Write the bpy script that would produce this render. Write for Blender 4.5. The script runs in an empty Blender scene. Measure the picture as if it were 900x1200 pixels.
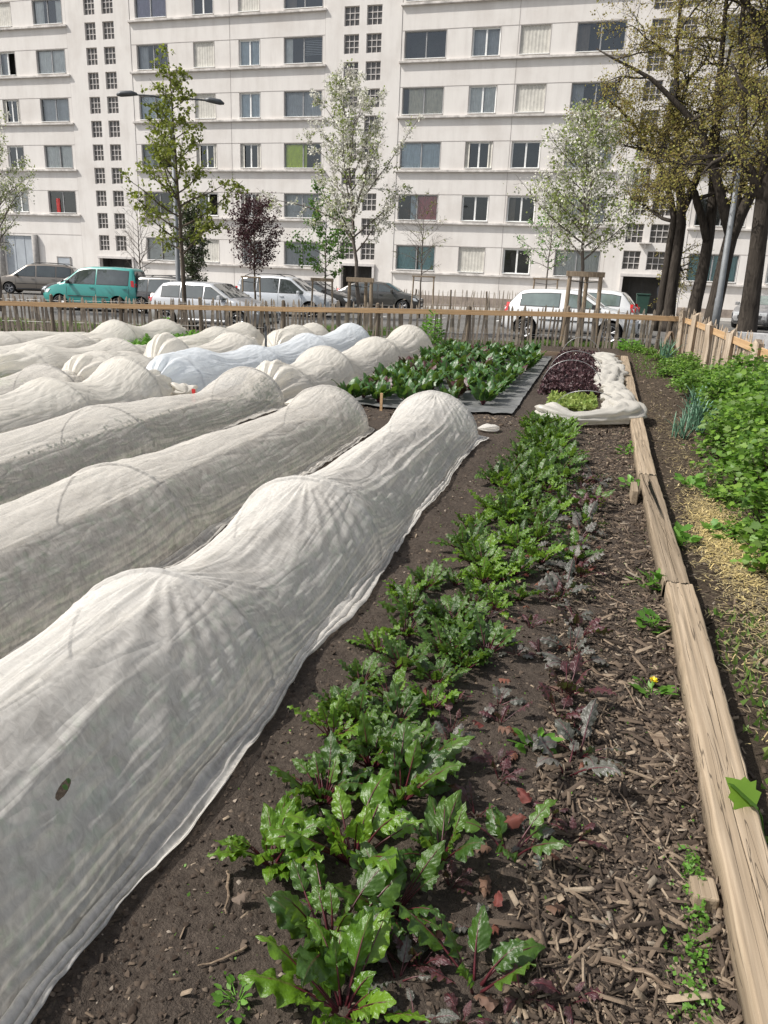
import bpy, bmesh, math, random
import numpy as np
from mathutils import Vector, Matrix
random.seed(11); rng = np.random.default_rng(11)
PI = math.pi
scn = bpy.context.scene
COL = scn.collection

# ------------------------------------------------------------------ materials
def newmat(name):
    m = bpy.data.materials.new(name); m.use_nodes = True
    nt = m.node_tree; nt.nodes.clear()
    out = nt.nodes.new('ShaderNodeOutputMaterial')
    return m, nt, out
def nd(nt, typ, ins=None, **props):
    n = nt.nodes.new('ShaderNode' + typ)
    for k, v in props.items(): setattr(n, k, v)
    for k, v in (ins or {}).items():
        if hasattr(v, 'is_output') : nt.links.new(v, n.inputs[k])
        else: n.inputs[k].default_value = v
    return n
def rgba(c): return (c[0], c[1], c[2], 1.0)
def ramp(nt, fac, stops, interp='LINEAR'):
    r = nt.nodes.new('ShaderNodeValToRGB'); e = r.color_ramp.elements; r.color_ramp.interpolation = interp
    while len(e) < len(stops): e.new(0.5)
    for el, (p, c) in zip(e, stops):
        el.position = p; el.color = rgba(c) if not isinstance(c, (int, float)) else (c, c, c, 1)
    nt.links.new(fac, r.inputs[0]); return r.outputs[0]
def coords(nt, scale=(1, 1, 1), which='Object', rot=(0, 0, 0)):
    tc = nd(nt, 'TexCoord'); mp = nd(nt, 'Mapping', {'Vector': tc.outputs[which], 'Scale': scale, 'Rotation': rot})
    return mp.outputs[0]
def worldpos(nt, scale=(1, 1, 1)):
    g = nd(nt, 'NewGeometry'); mp = nd(nt, 'Mapping', {'Vector': g.outputs['Position'], 'Scale': scale})
    return mp.outputs[0]
def noise(nt, vec, scale, detail=4, rough=.55, dist=0.0):
    return nd(nt, 'TexNoise', {'Vector': vec, 'Scale': scale, 'Detail': detail, 'Roughness': rough, 'Distortion': dist}).outputs['Fac']
def mixc(nt, fac, a, b, mode='MIX'):
    n = nd(nt, 'Mix', data_type='RGBA', blend_type=mode)
    for s, v in ((0, fac), (6, a), (7, b)):
        if hasattr(v, 'is_output'): nt.links.new(v, n.inputs[s])
        else: n.inputs[s].default_value = v if s == 0 else rgba(v)
    return n.outputs[2]
def mth(nt, op, a, b=0.0, c=0.0):
    n = nd(nt, 'Math', operation=op)
    for i, v in enumerate((a, b, c)):
        if hasattr(v, 'is_output'): nt.links.new(v, n.inputs[i])
        else: n.inputs[i].default_value = v
    return n.outputs[0]
def bump(nt, h, strength=.4, dist=.01):
    return nd(nt, 'Bump', {'Height': h, 'Strength': strength, 'Distance': dist}).outputs[0]
def finish(nt, out, sh): nt.links.new(sh, out.inputs[0])
def simple(name, col, rough=.6, metal=0.0, var=.15, vscale=6.0, spec=.5, coat=0.0, bumps=0.0, bscale=40.0):
    m, nt, out = newmat(name)
    v = coords(nt)
    n = noise(nt, v, vscale, 5)
    lo = tuple(c * (1 - var) for c in col); hi = tuple(min(1, c * (1 + var)) for c in col)
    c = ramp(nt, n, [(.3, lo), (.7, hi)])
    ins = {'Base Color': c, 'Roughness': rough, 'Metallic': metal, 'Specular IOR Level': spec, 'Coat Weight': coat}
    if bumps: ins['Normal'] = bump(nt, noise(nt, v, bscale, 4), bumps, .005)
    b = nd(nt, 'BsdfPrincipled', ins); finish(nt, out, b.outputs[0]); return m
def leafmat(name, cols, rough=.45, trans=.35, spec=.4, tcol=None):
    """foliage: colour differs from leaf to leaf, light passes through"""
    m, nt, out = newmat(name)
    g = nd(nt, 'NewGeometry')
    k = len(cols)
    c = ramp(nt, g.outputs['Random Per Island'], [(i / max(1, k - 1), cc) for i, cc in enumerate(cols)])
    b = nd(nt, 'BsdfPrincipled', {'Base Color': c, 'Roughness': rough, 'Specular IOR Level': spec})
    tc = mixc(nt, .5, c, tcol or tuple(min(1, x * 2.2) for x in cols[len(cols) // 2]))
    t = nd(nt, 'BsdfTranslucent', {'Color': tc})
    mx = nd(nt, 'MixShader', {0: trans, 1: b.outputs[0], 2: t.outputs[0]})
    finish(nt, out, mx.outputs[0]); return m

M = {}
def soil_mat(name, dark, light, s=1.0):
    m, nt, out = newmat(name); v = worldpos(nt)
    n1 = noise(nt, v, 3 * s, 6, .65); n2 = noise(nt, v, 45 * s, 6, .7); n3 = noise(nt, v, 160 * s, 3, .6)
    c = ramp(nt, n2, [(.3, dark), (.55, tuple((a + b) / 2 for a, b in zip(dark, light))), (.75, light)])
    c = mixc(nt, mth(nt, 'MULTIPLY', n1, .6), c, tuple(x * .55 for x in dark))
    h = mth(nt, 'ADD', n2, mth(nt, 'MULTIPLY', n3, .5))
    b = nd(nt, 'BsdfPrincipled', {'Base Color': c, 'Roughness': .95, 'Specular IOR Level': .15, 'Normal': bump(nt, h, .9, .02)})
    finish(nt, out, b.outputs[0]); return m
M['soil'] = soil_mat('garden soil', (.048, .037, .030), (.140, .113, .090))
M['path'] = soil_mat('trodden path', (.045, .034, .024), (.13, .10, .07))
M['earth'] = soil_mat('verge earth', (.14, .12, .09), (.30, .26, .20), .4)
def asphalt(name, a, b_, s=1.0):
    m, nt, out = newmat(name); v = worldpos(nt)
    n1 = noise(nt, v, .6, 5, .6); n2 = noise(nt, v, 60 * s, 4, .7)
    c = ramp(nt, mth(nt, 'ADD', mth(nt, 'MULTIPLY', n1, .6), mth(nt, 'MULTIPLY', n2, .4)), [(.35, a), (.65, b_)])
    b = nd(nt, 'BsdfPrincipled', {'Base Color': c, 'Roughness': .9, 'Specular IOR Level': .25, 'Normal': bump(nt, n2, .3, .01)})
    finish(nt, out, b.outputs[0]); return m
M['asphalt'] = asphalt('worn asphalt', (.09, .087, .082), (.16, .155, .148))
M['pave'] = asphalt('concrete pavement', (.26, .25, .235), (.38, .365, .34))
M['linepaint'] = simple('road paint', (.7, .7, .68), .7, var=.2)

def fleece_mat(name, col, tlo, thi):
    m, nt, out = newmat(name)
    uv = nd(nt, 'UVMap').outputs[0]
    mp = nd(nt, 'Mapping', {'Vector': uv, 'Scale': (1, 1, 1), 'Rotation': (0, 0, .5)}).outputs[0]
    fib = noise(nt, nd(nt, 'Mapping', {'Vector': mp, 'Scale': (13, 20, 1)}).outputs[0], 1.6, 6, .66, 1.2)
    fib2 = noise(nt, uv, 7.0, 5, .65, .4)
    f = mth(nt, 'ADD', mth(nt, 'MULTIPLY', fib, .65), mth(nt, 'MULTIPLY', fib2, .35))
    tr = nd(nt, 'MapRange', {0: f, 1: .36, 2: .64, 3: tlo, 4: thi}).outputs[0]
    c = mixc(nt, nd(nt, 'MapRange', {0: noise(nt, uv, 2.2, 5, .7), 1: .50, 2: .85, 3: 0.0, 4: .22}).outputs[0], col, tuple(x * k for x, k in zip(col, (.80, .74, .64))))
    fine = noise(nt, uv, 150.0, 3, .6)
    def crease(sc, rot, seed):
        mpv = nd(nt, 'Mapping', {'Vector': uv, 'Location': (seed, seed * 1.7, 0), 'Rotation': (0, 0, rot), 'Scale': sc}).outputs[0]
        q = noise(nt, mpv, 1.0, 2, .5, .6)
        return nd(nt, 'MapRange', {0: mth(nt, 'ABSOLUTE', mth(nt, 'SUBTRACT', q, .5)), 1: 0.0, 2: .09, 3: 1.0, 4: 0.0}).outputs[0]
    cr = mth(nt, 'ADD', crease((8.5, 1.1, 1), .12, 1.3), mth(nt, 'MULTIPLY', crease((6.5, 1.3, 1), -.55, 4.1), .8))
    n1 = bump(nt, cr, .30, .014)
    nrm = nd(nt, 'Bump', {'Height': mth(nt, 'ADD', fib, mth(nt, 'MULTIPLY', fine, .4)), 'Strength': .16, 'Distance': .006, 'Normal': n1}).outputs[0]
    d = nd(nt, 'BsdfDiffuse', {'Color': c, 'Normal': nrm})
    t = nd(nt, 'BsdfTranslucent', {'Color': c, 'Normal': nrm})
    g = nd(nt, 'BsdfGlossy', {'Color': (1, 1, 1, 1), 'Roughness': .42, 'Normal': nrm})
    s1 = nd(nt, 'MixShader', {0: .50, 1: d.outputs[0], 2: t.outputs[0]})
    s1 = nd(nt, 'MixShader', {0: .05, 1: s1.outputs[0], 2: g.outputs[0]})
    tp = nd(nt, 'BsdfTransparent')
    s2 = nd(nt, 'MixShader', {0: tr, 1: s1.outputs[0], 2: tp.outputs[0]})
    finish(nt, out, s2.outputs[0]); return m
M['fleece'] = fleece_mat('garden fleece', (.84, .812, .757), .16, .50)
M['fleece_old'] = fleece_mat('older garden fleece', (.79, .755, .69), .20, .60)
M['fleece_blue'] = fleece_mat('bluish plastic fleece', (.82, .86, .89), .03, .14)
M['fleece_far'] = fleece_mat('cream garden fleece', (.81, .775, .70), .06, .24)
M['fleece_roll'] = fleece_mat('bunched fleece', (.64, .615, .56), .0, .06)
M['hoopwire'] = simple('galvanised wire', (.35, .35, .34), .4, .6)
M['hoopdark'] = simple('dark wire', (.10, .095, .09), .5, .4)

def beet_mat(name, lo, hi, vein, trans=.25, rough=.34):
    m, nt, out = newmat(name)
    uv = nd(nt, 'UVMap').outputs[0]
    sep = nd(nt, 'SeparateXYZ', {0: uv})
    ax = mth(nt, 'ABSOLUTE', mth(nt, 'SUBTRACT', sep.outputs[0], .5))
    mid = nd(nt, 'MapRange', {0: ax, 1: .012, 2: .045, 3: 1.0, 4: 0.0}).outputs[0]
    lat = mth(nt, 'SINE', mth(nt, 'MULTIPLY', mth(nt, 'SUBTRACT', sep.outputs[1], mth(nt, 'MULTIPLY_ADD', ax, .75, mth(nt, 'MULTIPLY', noise(nt, coords(nt), 14.0, 2), .12))), 40.0))
    latm = nd(nt, 'MapRange', {0: lat, 1: .80, 2: 1.0, 3: 0.0, 4: .08}).outputs[0]
    g = nd(nt, 'NewGeometry'); oi = nd(nt, 'ObjectInfo')
    rnd = mth(nt, 'FRACT', mth(nt, 'ADD', g.outputs['Random Per Island'], oi.outputs['Random']))
    n = noise(nt, coords(nt), 22.0, 4, .6)
    c = mixc(nt, mth(nt, 'ADD', mth(nt, 'MULTIPLY', rnd, .65), mth(nt, 'MULTIPLY', n, .35)), lo, hi)
    c = mixc(nt, mth(nt, 'MAXIMUM', mid, latm), c, vein)
    nrm = bump(nt, mth(nt, 'ADD', mth(nt, 'MULTIPLY', lat, -.09), noise(nt, coords(nt), 90.0, 4, .65)), .5, .006)
    b = nd(nt, 'BsdfPrincipled', {'Base Color': c, 'Roughness': rough, 'Specular IOR Level': .5, 'Normal': nrm})
    t = nd(nt, 'BsdfTranslucent', {'Color': mixc(nt, .55, c, (.30, .50, .05))})
    mx = nd(nt, 'MixShader', {0: trans, 1: b.outputs[0], 2: t.outputs[0]})
    finish(nt, out, mx.outputs[0]); return m
M['beet'] = beet_mat('beet leaf', (.016, .048, .010), (.085, .165, .019), (.070, .06, .025), .30, .36)
M['beet2'] = beet_mat('bright beet leaf', (.055, .135, .010), (.145, .26, .020), (.12, .13, .035), .36, .30)
M['chard'] = beet_mat('chard leaf', (.020, .060, .014), (.060, .145, .030), (.08, .14, .06), .2)
M['beetred'] = beet_mat('purple beet leaf', (.030, .012, .014), (.085, .030, .034), (.14, .02, .03), .15, .4)
M['beetgrey'] = beet_mat('dull purple green leaf', (.050, .058, .046), (.13, .12, .105), (.10, .04, .05), .12, .4)
M['stem'] = simple('red beet stem', (.065, .012, .016), .4, var=.5, vscale=30)
def dead():
    m, nt, out = newmat('withered leaf'); oi = nd(nt, 'ObjectInfo'); n = noise(nt, coords(nt), 35.0, 4)
    c = ramp(nt, oi.outputs['Random'], [(0, (.17, .028, .022)), (.2, (.22, .085, .045)), (.4, (.075, .024, .022)), (.6, (.28, .17, .10)), (.8, (.12, .05, .035)), (1, (.20, .15, .11))])
    c = mixc(nt, mth(nt, 'MULTIPLY', n, .7), c, (.05, .03, .022))
    b = nd(nt, 'BsdfPrincipled', {'Base Color': c, 'Roughness': .7}); t = nd(nt, 'BsdfTranslucent', {'Color': c}); mx = nd(nt, 'MixShader', {0: .2, 1: b.outputs[0], 2: t.outputs[0]}); finish(nt, out, mx.outputs[0]); return m
M['deadleaf'] = dead()
def leafm(n, c, **k): M[n] = leafmat(n, c, **k)
leafm('raspberry', [(.040, .10, .012), (.12, .24, .022), (.20, .32, .045), (.075, .165, .02), (.17, .25, .07), (.06, .13, .022)], trans=.35, rough=.5)
leafm('leek', [(.10, .21, .13), (.17, .30, .20), (.09, .18, .12)], trans=.2, rough=.4)
leafm('weed', [(.07, .18, .02), (.14, .29, .045), (.10, .22, .03)], trans=.35)
leafm('grass', [(.06, .13, .02), (.12, .20, .04), (.17, .22, .06)], trans=.3)
leafm('purple', [(.014, .008, .009), (.050, .021, .024), (.095, .046, .050), (.032, .014, .015)], trans=.12, rough=.5)
leafm('lime', [(.16, .22, .04), (.28, .34, .09), (.11, .19, .03)], trans=.3)
leafm('crop', [(.045, .10, .03), (.08, .16, .05), (.03, .07, .02)], trans=.3)
leafm('paleleaf', [(.16, .22, .05), (.25, .30, .09), (.20, .24, .07)], trans=.35)
leafm('treegreen', [(.09, .125, .018), (.155, .185, .028), (.23, .25, .05)], trans=.4, rough=.5)
leafm('brightgreen', [(.05, .12, .015), (.10, .20, .03)], trans=.3)
leafm('plum', [(.018, .006, .008), (.06, .018, .022), (.035, .010, .014)], trans=.2, rough=.45)
leafm('bush', [(.025, .045, .016), (.06, .085, .032), (.13, .14, .075)], trans=.2)
leafm('blossom', [(.56, .55, .47), (.76, .75, .68), (.66, .64, .56)], trans=.35, rough=.8, tcol=(.6, .6, .5))
leafm('planebud', [(.22, .23, .04), (.33, .33, .06), (.23, .17, .07), (.40, .40, .09), (.20, .15, .07)], trans=.45, rough=.6)
leafm('straw', [(.34, .26, .12), (.46, .37, .18), (.18, .135, .08), (.28, .24, .15), (.12, .09, .06)], trans=.1, rough=.6)
leafm('goldstraw', [(.50, .38, .15), (.62, .50, .24), (.34, .26, .12)], trans=.1)
leafm('yellow', [(.75, .55, .01), (.8, .62, .02)], trans=.2)

def chip_mat():
    m, nt, out = newmat('wood chips'); g = nd(nt, 'NewGeometry')
    c = ramp(nt, g.outputs['Random Per Island'], [(0, (.045, .034, .026)), (.35, (.090, .067, .050)), (.62, (.15, .112, .080)), (.84, (.23, .175, .125)), (.96, (.36, .285, .205)), (1, (.24, .21, .17))])
    n = noise(nt, coords(nt), 140.0, 4, .6)
    c2 = mixc(nt, mth(nt, 'MULTIPLY', n, .55), c, (.03, .022, .017))
    b = nd(nt, 'BsdfPrincipled', {'Base Color': c2, 'Roughness': .85, 'Specular IOR Level': .2, 'Normal': bump(nt, n, .4, .004)})
    finish(nt, out, b.outputs[0]); return m
M['chips'] = chip_mat()
def crumb_mat():
    m, nt, out = newmat('soil crumbs'); g = nd(nt, 'NewGeometry')
    c = ramp(nt, g.outputs['Random Per Island'], [(0, (.026, .019, .015)), (.7, (.085, .065, .050)), (.95, (.16, .125, .095)), (1, (.28, .24, .20))])
    b = nd(nt, 'BsdfPrincipled', {'Base Color': c, 'Roughness': .95, 'Specular IOR Level': .1}); finish(nt, out, b.outputs[0]); return m
M['crumbs'] = crumb_mat()

def wood(name, lo, hi, axis='y', s=1.0, crack=.5, rough=.8):
    m, nt, out = newmat(name)
    sc = {'x': (1.2, 40, 40), 'y': (40, 1.2, 40), 'z': (40, 40, 1.2)}[axis]
    v = coords(nt, tuple(a * s for a in sc))
    n = noise(nt, v, 1.0, 6, .6, .3)
    oi = nd(nt, 'ObjectInfo'); g = nd(nt, 'NewGeometry')
    big = noise(nt, coords(nt), 2.5, 4)
    c = ramp(nt, n, [(.25, tuple(x * .75 for x in lo)), (.45, lo), (.7, hi)])
    c = mixc(nt, mth(nt, 'MULTIPLY', big, .45), c, tuple(x * .62 for x in lo))
    cr = noise(nt, coords(nt, tuple(a * s * .55 for a in sc)), 1.0, 3, .5, .5)
    crm = nd(nt, 'MapRange', {0: mth(nt, 'ABSOLUTE', mth(nt, 'SUBTRACT', cr, .5)), 1: .002, 2: .007, 3: crack, 4: 0.0}).outputs[0]
    c = mixc(nt, crm, c, (.03, .022, .016))
    var = mth(nt, 'MULTIPLY_ADD', g.outputs['Random Per Island'], .5, .72)
    hs = nd(nt, 'HueSaturation', {'Color': c, 'Value': var})
    b = nd(nt, 'BsdfPrincipled', {'Base Color': hs.outputs[0], 'Roughness': rough, 'Specular IOR Level': .2, 'Normal': bump(nt, mth(nt, 'SUBTRACT', n, crm), .5, .006)})
    finish(nt, out, b.outputs[0]); return m
M['timber'] = wood('weathered timber', (.29, .225, .155), (.43, .345, .25), 'y', 1.0, .7)
M['paling'] = wood('grey chestnut paling', (.27, .225, .175), (.48, .415, .34), 'z', 1.0, .5)
M['paling_light'] = wood('split chestnut paling', (.34, .27, .20), (.56, .47, .37), 'z', 1.0, .6)
M['railwood'] = wood('orange larch rail', (.55, .355, .19), (.72, .50, .29), 'x', .5, .2)
M['post'] = wood('brown post', (.15, .12, .09), (.30, .25, .19), 'z', 1.0, .5)
M['guard'] = wood('stake wood', (.26, .20, .14), (.42, .34, .25), 'z', 1.0, .4)
M['twig'] = wood('dry twig', (.16, .115, .08), (.36, .28, .20), 'x', 2.0, .3)
M['bark_dark'] = None
def bark(name, lo, hi, s=1.0):
    m, nt, out = newmat(name)
    n = noise(nt, worldpos(nt, (14 * s, 14 * s, 2.2 * s)), 1.0, 6, .65, .6)
    b2 = noise(nt, worldpos(nt), 2.0, 4)
    c = ramp(nt, n, [(.32, lo), (.68, hi)])
    c = mixc(nt, mth(nt, 'MULTIPLY', b2, .4), c, lo)
    b = nd(nt, 'BsdfPrincipled', {'Base Color': c, 'Roughness': .92, 'Specular IOR Level': .15, 'Normal': bump(nt, n, 1.0, .03)})
    finish(nt, out, b.outputs[0]); return m
M['bark_dark'] = bark('dark street tree bark', (.022, .018, .015), (.085, .072, .060))
M['bark'] = bark('young bark', (.07, .055, .042), (.17, .14, .11), 2.0)
M['bark_grey'] = bark('grey bark', (.10, .085, .072), (.22, .19, .165), 2.0)

def facade():
    m, nt, out = newmat('off white render'); v = coords(nt)
    n1 = noise(nt, nd(nt, 'Mapping', {'Vector': v, 'Scale': (2.2, 2.2, .35)}).outputs[0], 1.0, 6, .65)
    n2 = noise(nt, v, .5, 5, .6); n3 = noise(nt, v, 30, 4, .6)
    c = ramp(nt, n1, [(.25, (.61, .578, .545)), (.5, (.685, .655, .622)), (.75, (.725, .695, .66))])
    c = mixc(nt, nd(nt, 'MapRange', {0: n2, 1: .48, 2: .75, 3: 0.0, 4: .5}).outputs[0], c, (.50, .455, .415))
    streak = noise(nt, nd(nt, 'Mapping', {'Vector': v, 'Scale': (7, 7, .22)}).outputs[0], 1.0, 4, .6)
    c = mixc(nt, nd(nt, 'MapRange', {0: streak, 1: .62, 2: .85, 3: 0.0, 4: .28}).outputs[0], c, (.42, .38, .36))
    b = nd(nt, 'BsdfPrincipled', {'Base Color': c, 'Roughness': .9, 'Specular IOR Level': .2, 'Normal': bump(nt, n3, .15, .01)})
    finish(nt, out, b.outputs[0]); return m
M['facade'] = facade()
M['ledge'] = simple('stained ledge concrete', (.54, .51, .48), .9, var=.35, vscale=3)
M['joint'] = simple('panel joint', (.36, .33, .31), .9)
M['plinth'] = simple('brown plinth render', (.24, .20, .17), .95, var=.25, vscale=4)
M['framewhite'] = simple('white window frame', (.74, .74, .72), .5, var=.06)
M['framegrey'] = simple('grey metal window frame', (.30, .30, .30), .45, .2, var=.15)
M['shutter'] = simple('beige folding shutter', (.52, .50, .45), .6, var=.15, vscale=5)
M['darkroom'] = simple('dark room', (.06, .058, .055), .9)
M['garage'] = simple('blue grey panel', (.34, .37, .40), .6, var=.12, vscale=2)
M['greycol'] = simple('grey column', (.30, .285, .27), .85, var=.2)
M['muntin'] = simple('concrete muntin', (.55, .52, .50), .85, var=.1)
M['stairglass'] = None
def pane_mat(name, tint, tr):
    m, nt, out = newmat(name)
    fr = nd(nt, 'Fresnel', {'IOR': 1.5})
    n = noise(nt, coords(nt), 1.5, 2)
    g = nd(nt, 'BsdfGlossy', {'Color': (.9, .95, 1, 1), 'Roughness': .04, 'Normal': bump(nt, n, .03, .02)})
    t = nd(nt, 'BsdfTransparent', {'Color': rgba(tint)})
    f = mth(nt, 'ADD', fr.outputs[0], tr)
    s = nd(nt, 'MixShader', {0: f, 1: t.outputs[0], 2: g.outputs[0]})
    finish(nt, out, s.outputs[0]); return m
M['pane'] = pane_mat('window glass', (.90, .93, .93), .05)
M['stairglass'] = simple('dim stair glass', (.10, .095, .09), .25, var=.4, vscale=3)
M['carglass'] = simple('car glass', (.045, .055, .053), .04, var=.3, vscale=2, spec=.9, coat=1.0)
M['carglass_l'] = simple('pale car glass', (.12, .155, .145), .05, var=.3, vscale=2, spec=.9, coat=1.0)
def cloth(name, col):
    return simple(name, col, .9, var=.12, vscale=4)
for n, c in dict(white=(.82, .81, .78), cream=(.74, .68, .56), grey=(.55, .56, .58), blue=(.60, .67, .72), teal=(.38, .60, .61), lime=(.74, .86, .04), pink=(.62, .20, .22), lilac=(.36, .32, .44), brown=(.26, .21, .17)).items():
    M['c_' + n] = cloth(n + ' curtain', c)
def paint(name, col, metal=0.0, rough=.3):
    m, nt, out = newmat(name)
    n = noise(nt, coords(nt), 1.3, 5, .6)
    c = mixc(nt, mth(nt, 'MULTIPLY', n, .25), col, (.20, .18, .15))
    b = nd(nt, 'BsdfPrincipled', {'Base Color': c, 'Roughness': rough, 'Metallic': metal, 'Coat Weight': .8, 'Coat Roughness': .08})
    finish(nt, out, b.outputs[0]); return m
M['p_teal'] = paint('teal car paint', (.010, .30, .27))
M['p_silver'] = paint('silver car paint', (.50, .51, .53), .35)
M['p_white'] = paint('white car paint', (.72, .73, .74))
M['p_pearl'] = paint('pale silver car paint', (.60, .63, .67), .2)
M['p_beige'] = paint('beige grey car paint', (.26, .225, .19), .3)
M['p_black'] = paint('black car paint', (.018, .018, .019))
M['p_dark'] = paint('dark grey car paint', (.050, .050, .048), .3)
M['p_grey'] = paint('grey car paint', (.30, .30, .31), .4)
M['rubber'] = simple('tyre rubber', (.018, .018, .018), .85)
M['blackplastic'] = simple('black plastic', (.03, .03, .031), .6)
M['alloy'] = simple('alloy rim', (.50, .50, .51), .35, .6)
M['redlens'] = simple('red lamp lens', (.50, .012, .012), .2, coat=1)
M['clearlens'] = simple('headlamp lens', (.66, .68, .70), .12, .2, coat=1)
M['plate'] = simple('number plate', (.75, .75, .70), .5)
M['lampmetal'] = simple('grey lamp steel', (.17, .18, .19), .6, .1)
M['lampdark'] = simple('dark lamp steel', (.09, .095, .10), .5, .3)
M['plastic'] = simple('black mulch sheet', (.12, .122, .12), .55, var=.4, vscale=5, bumps=.5, bscale=12)
M['sawnboard'] = wood('sawn board', (.22, .16, .11), (.38, .29, .21), 'x', 1.0, .3)
M['red'] = simple('red plastic tag', (.55, .03, .03), .5)
M['concrete'] = simple('planter concrete', (.40, .40, .40), .9, var=.2, bumps=.3)
M['skin'] = simple('skin', (.42, .25, .18), .6, var=.08)
M['cloth_dark'] = simple('dark clothing', (.018, .020, .026), .9)
M['bin'] = simple('dark green plastic', (.018, .055, .04), .5)

# ------------------------------------------------------------------ mesh helpers
def mesh_np(name, V, F, UV=None, smooth=False):
    """F: (n,k) int array or list of arrays"""
    me = bpy.data.meshes.new(name)
    V = np.asarray(V, dtype=np.float32)
    Fs = F if isinstance(F, list) else [F]
    Fs = [np.asarray(f, dtype=np.int32) for f in Fs if len(f)]
    me.vertices.add(len(V)); me.vertices.foreach_set('co', V.ravel())
    loops = np.concatenate([f.ravel() for f in Fs]); tot = np.concatenate([np.full(len(f), f.shape[1], np.int32) for f in Fs])
    st = np.concatenate([[0], np.cumsum(tot)[:-1]]).astype(np.int32)
    me.loops.add(len(loops)); me.loops.foreach_set('vertex_index', loops)
    me.polygons.add(len(tot)); me.polygons.foreach_set('loop_start', st); me.polygons.foreach_set('loop_total', tot)
    if smooth: me.polygons.foreach_set('use_smooth', np.ones(len(tot), bool))
    if UV is not None:
        l = me.uv_layers.new(name='UVMap'); l.data.foreach_set('uv', np.asarray(UV, np.float32)[loops].ravel())
    me.update(calc_edges=True); me.validate()
    return me
def link(name, me, mats, parent=None, loc=(0, 0, 0), rz=0.0):
    o = bpy.data.objects.new(name, me); COL.objects.link(o)
    o.location = loc; o.rotation_euler = (0, 0, rz)
    if me is not None:
        for m in (mats if isinstance(mats, (list, tuple)) else [mats]): me.materials.append(m)
    if parent is not None: o.parent = parent
    return o
def tag(o, label=None, cat=None, group=None, kind=None):
    if label: o['label'] = label
    if cat: o['category'] = cat
    if group: o['group'] = group
    if kind: o['kind'] = kind
    return o
def empty(name, loc, label, cat, group=None, rz=0.0):
    o = bpy.data.objects.new(name, None); COL.objects.link(o); o.location = loc; o.rotation_euler = (0, 0, rz); o.empty_display_size = .1
    return tag(o, label, cat, group)
def dup(root, loc=None, rz=None, scale=None, label=None):
    r = root.copy(); COL.objects.link(r)
    if loc is not None: r.location = loc
    if rz is not None: r.rotation_euler = (0, 0, rz)
    if scale is not None: r.scale = (scale,) * 3 if not isinstance(scale, tuple) else scale
    if label: r['label'] = label
    for ch in list(root.children):
        c = ch.copy(); COL.objects.link(c); c.parent = r
        for g in list(ch.children):
            d = g.copy(); COL.objects.link(d); d.parent = c
    return r
class MB:
    def __init__(s): s.v = []; s.f = []; s.mi = []; s.m = 0
    def add(s, vs, fs):
        o = len(s.v); s.v += [tuple(x) for x in vs]; s.f += [tuple(i + o for i in f) for f in fs]; s.mi += [s.m] * len(fs)
    def box(s, c, d, rz=0.0, tilt=None, jit=0.0):
        x, y, z = d[0] / 2, d[1] / 2, d[2] / 2
        vs = [Vector((a * x, b * y, e * z)) for e in (-1, 1) for a, b in ((-1, -1), (1, -1), (1, 1), (-1, 1))]
        R = Matrix.Rotation(rz, 3, 'Z')
        if tilt: R = R @ Matrix.Rotation(tilt[0], 3, 'X') @ Matrix.Rotation(tilt[1], 3, 'Y')
        vs = [R @ v + Vector(c) + (Vector([random.uniform(-jit, jit) for _ in range(3)]) if jit else Vector()) for v in vs]
        s.add(vs, [(3, 2, 1, 0), (4, 5, 6, 7), (0, 1, 5, 4), (1, 2, 6, 5), (2, 3, 7, 6), (3, 0, 4, 7)])
    def tube(s, pts, rad, n=6, cap=True):
        pts = [Vector(p) for p in pts]; k = len(pts)
        if not hasattr(rad, '__len__'): rad = [rad] * k
        base = len(s.v); ref = Vector((.123, .97, .21))
        for i, p in enumerate(pts):
            t = (pts[min(i + 1, k - 1)] - pts[max(i - 1, 0)])
            if t.length < 1e-9: t = Vector((0, 0, 1))
            t.normalize()
            a = t.cross(ref)
            if a.length < .05: a = t.cross(Vector((1, 0, 0)))
            a.normalize(); b = t.cross(a)
            for j in range(n):
                w = 2 * PI * j / n; s.v.append(tuple(p + (a * math.cos(w) + b * math.sin(w)) * rad[i]))
        for i in range(k - 1):
            for j in range(n):
                s.f.append((base + i * n + j, base + i * n + (j + 1) % n, base + (i + 1) * n + (j + 1) % n, base + (i + 1) * n + j)); s.mi.append(s.m)
        if cap:
            s.f.append(tuple(base + j for j in reversed(range(n)))); s.mi.append(s.m)
            s.f.append(tuple(base + (k - 1) * n + j for j in range(n))); s.mi.append(s.m)
    def disc(s, c, r, axis, depth, n=24):
        ax = Vector(axis).normalized(); s.tube([Vector(c) - ax * depth / 2, Vector(c) + ax * depth / 2], r, n)
    def build(s, name, mats, parent=None, smooth=False, loc=(0, 0, 0), rz=0.0):
        me = bpy.data.meshes.new(name); me.from_pydata(s.v, [], s.f); me.update()
        if any(s.mi): me.polygons.foreach_set('material_index', s.mi)
        if smooth: me.polygons.foreach_set('use_smooth', [True] * len(me.polygons))
        return link(name, me, mats, parent, loc, rz)
def bevel(o, w=.01, seg=2):
    b = o.modifiers.new('bevel', 'BEVEL'); b.width = w; b.segments = seg; b.limit_method = 'ANGLE'; b.angle_limit = .6
    return o

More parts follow.
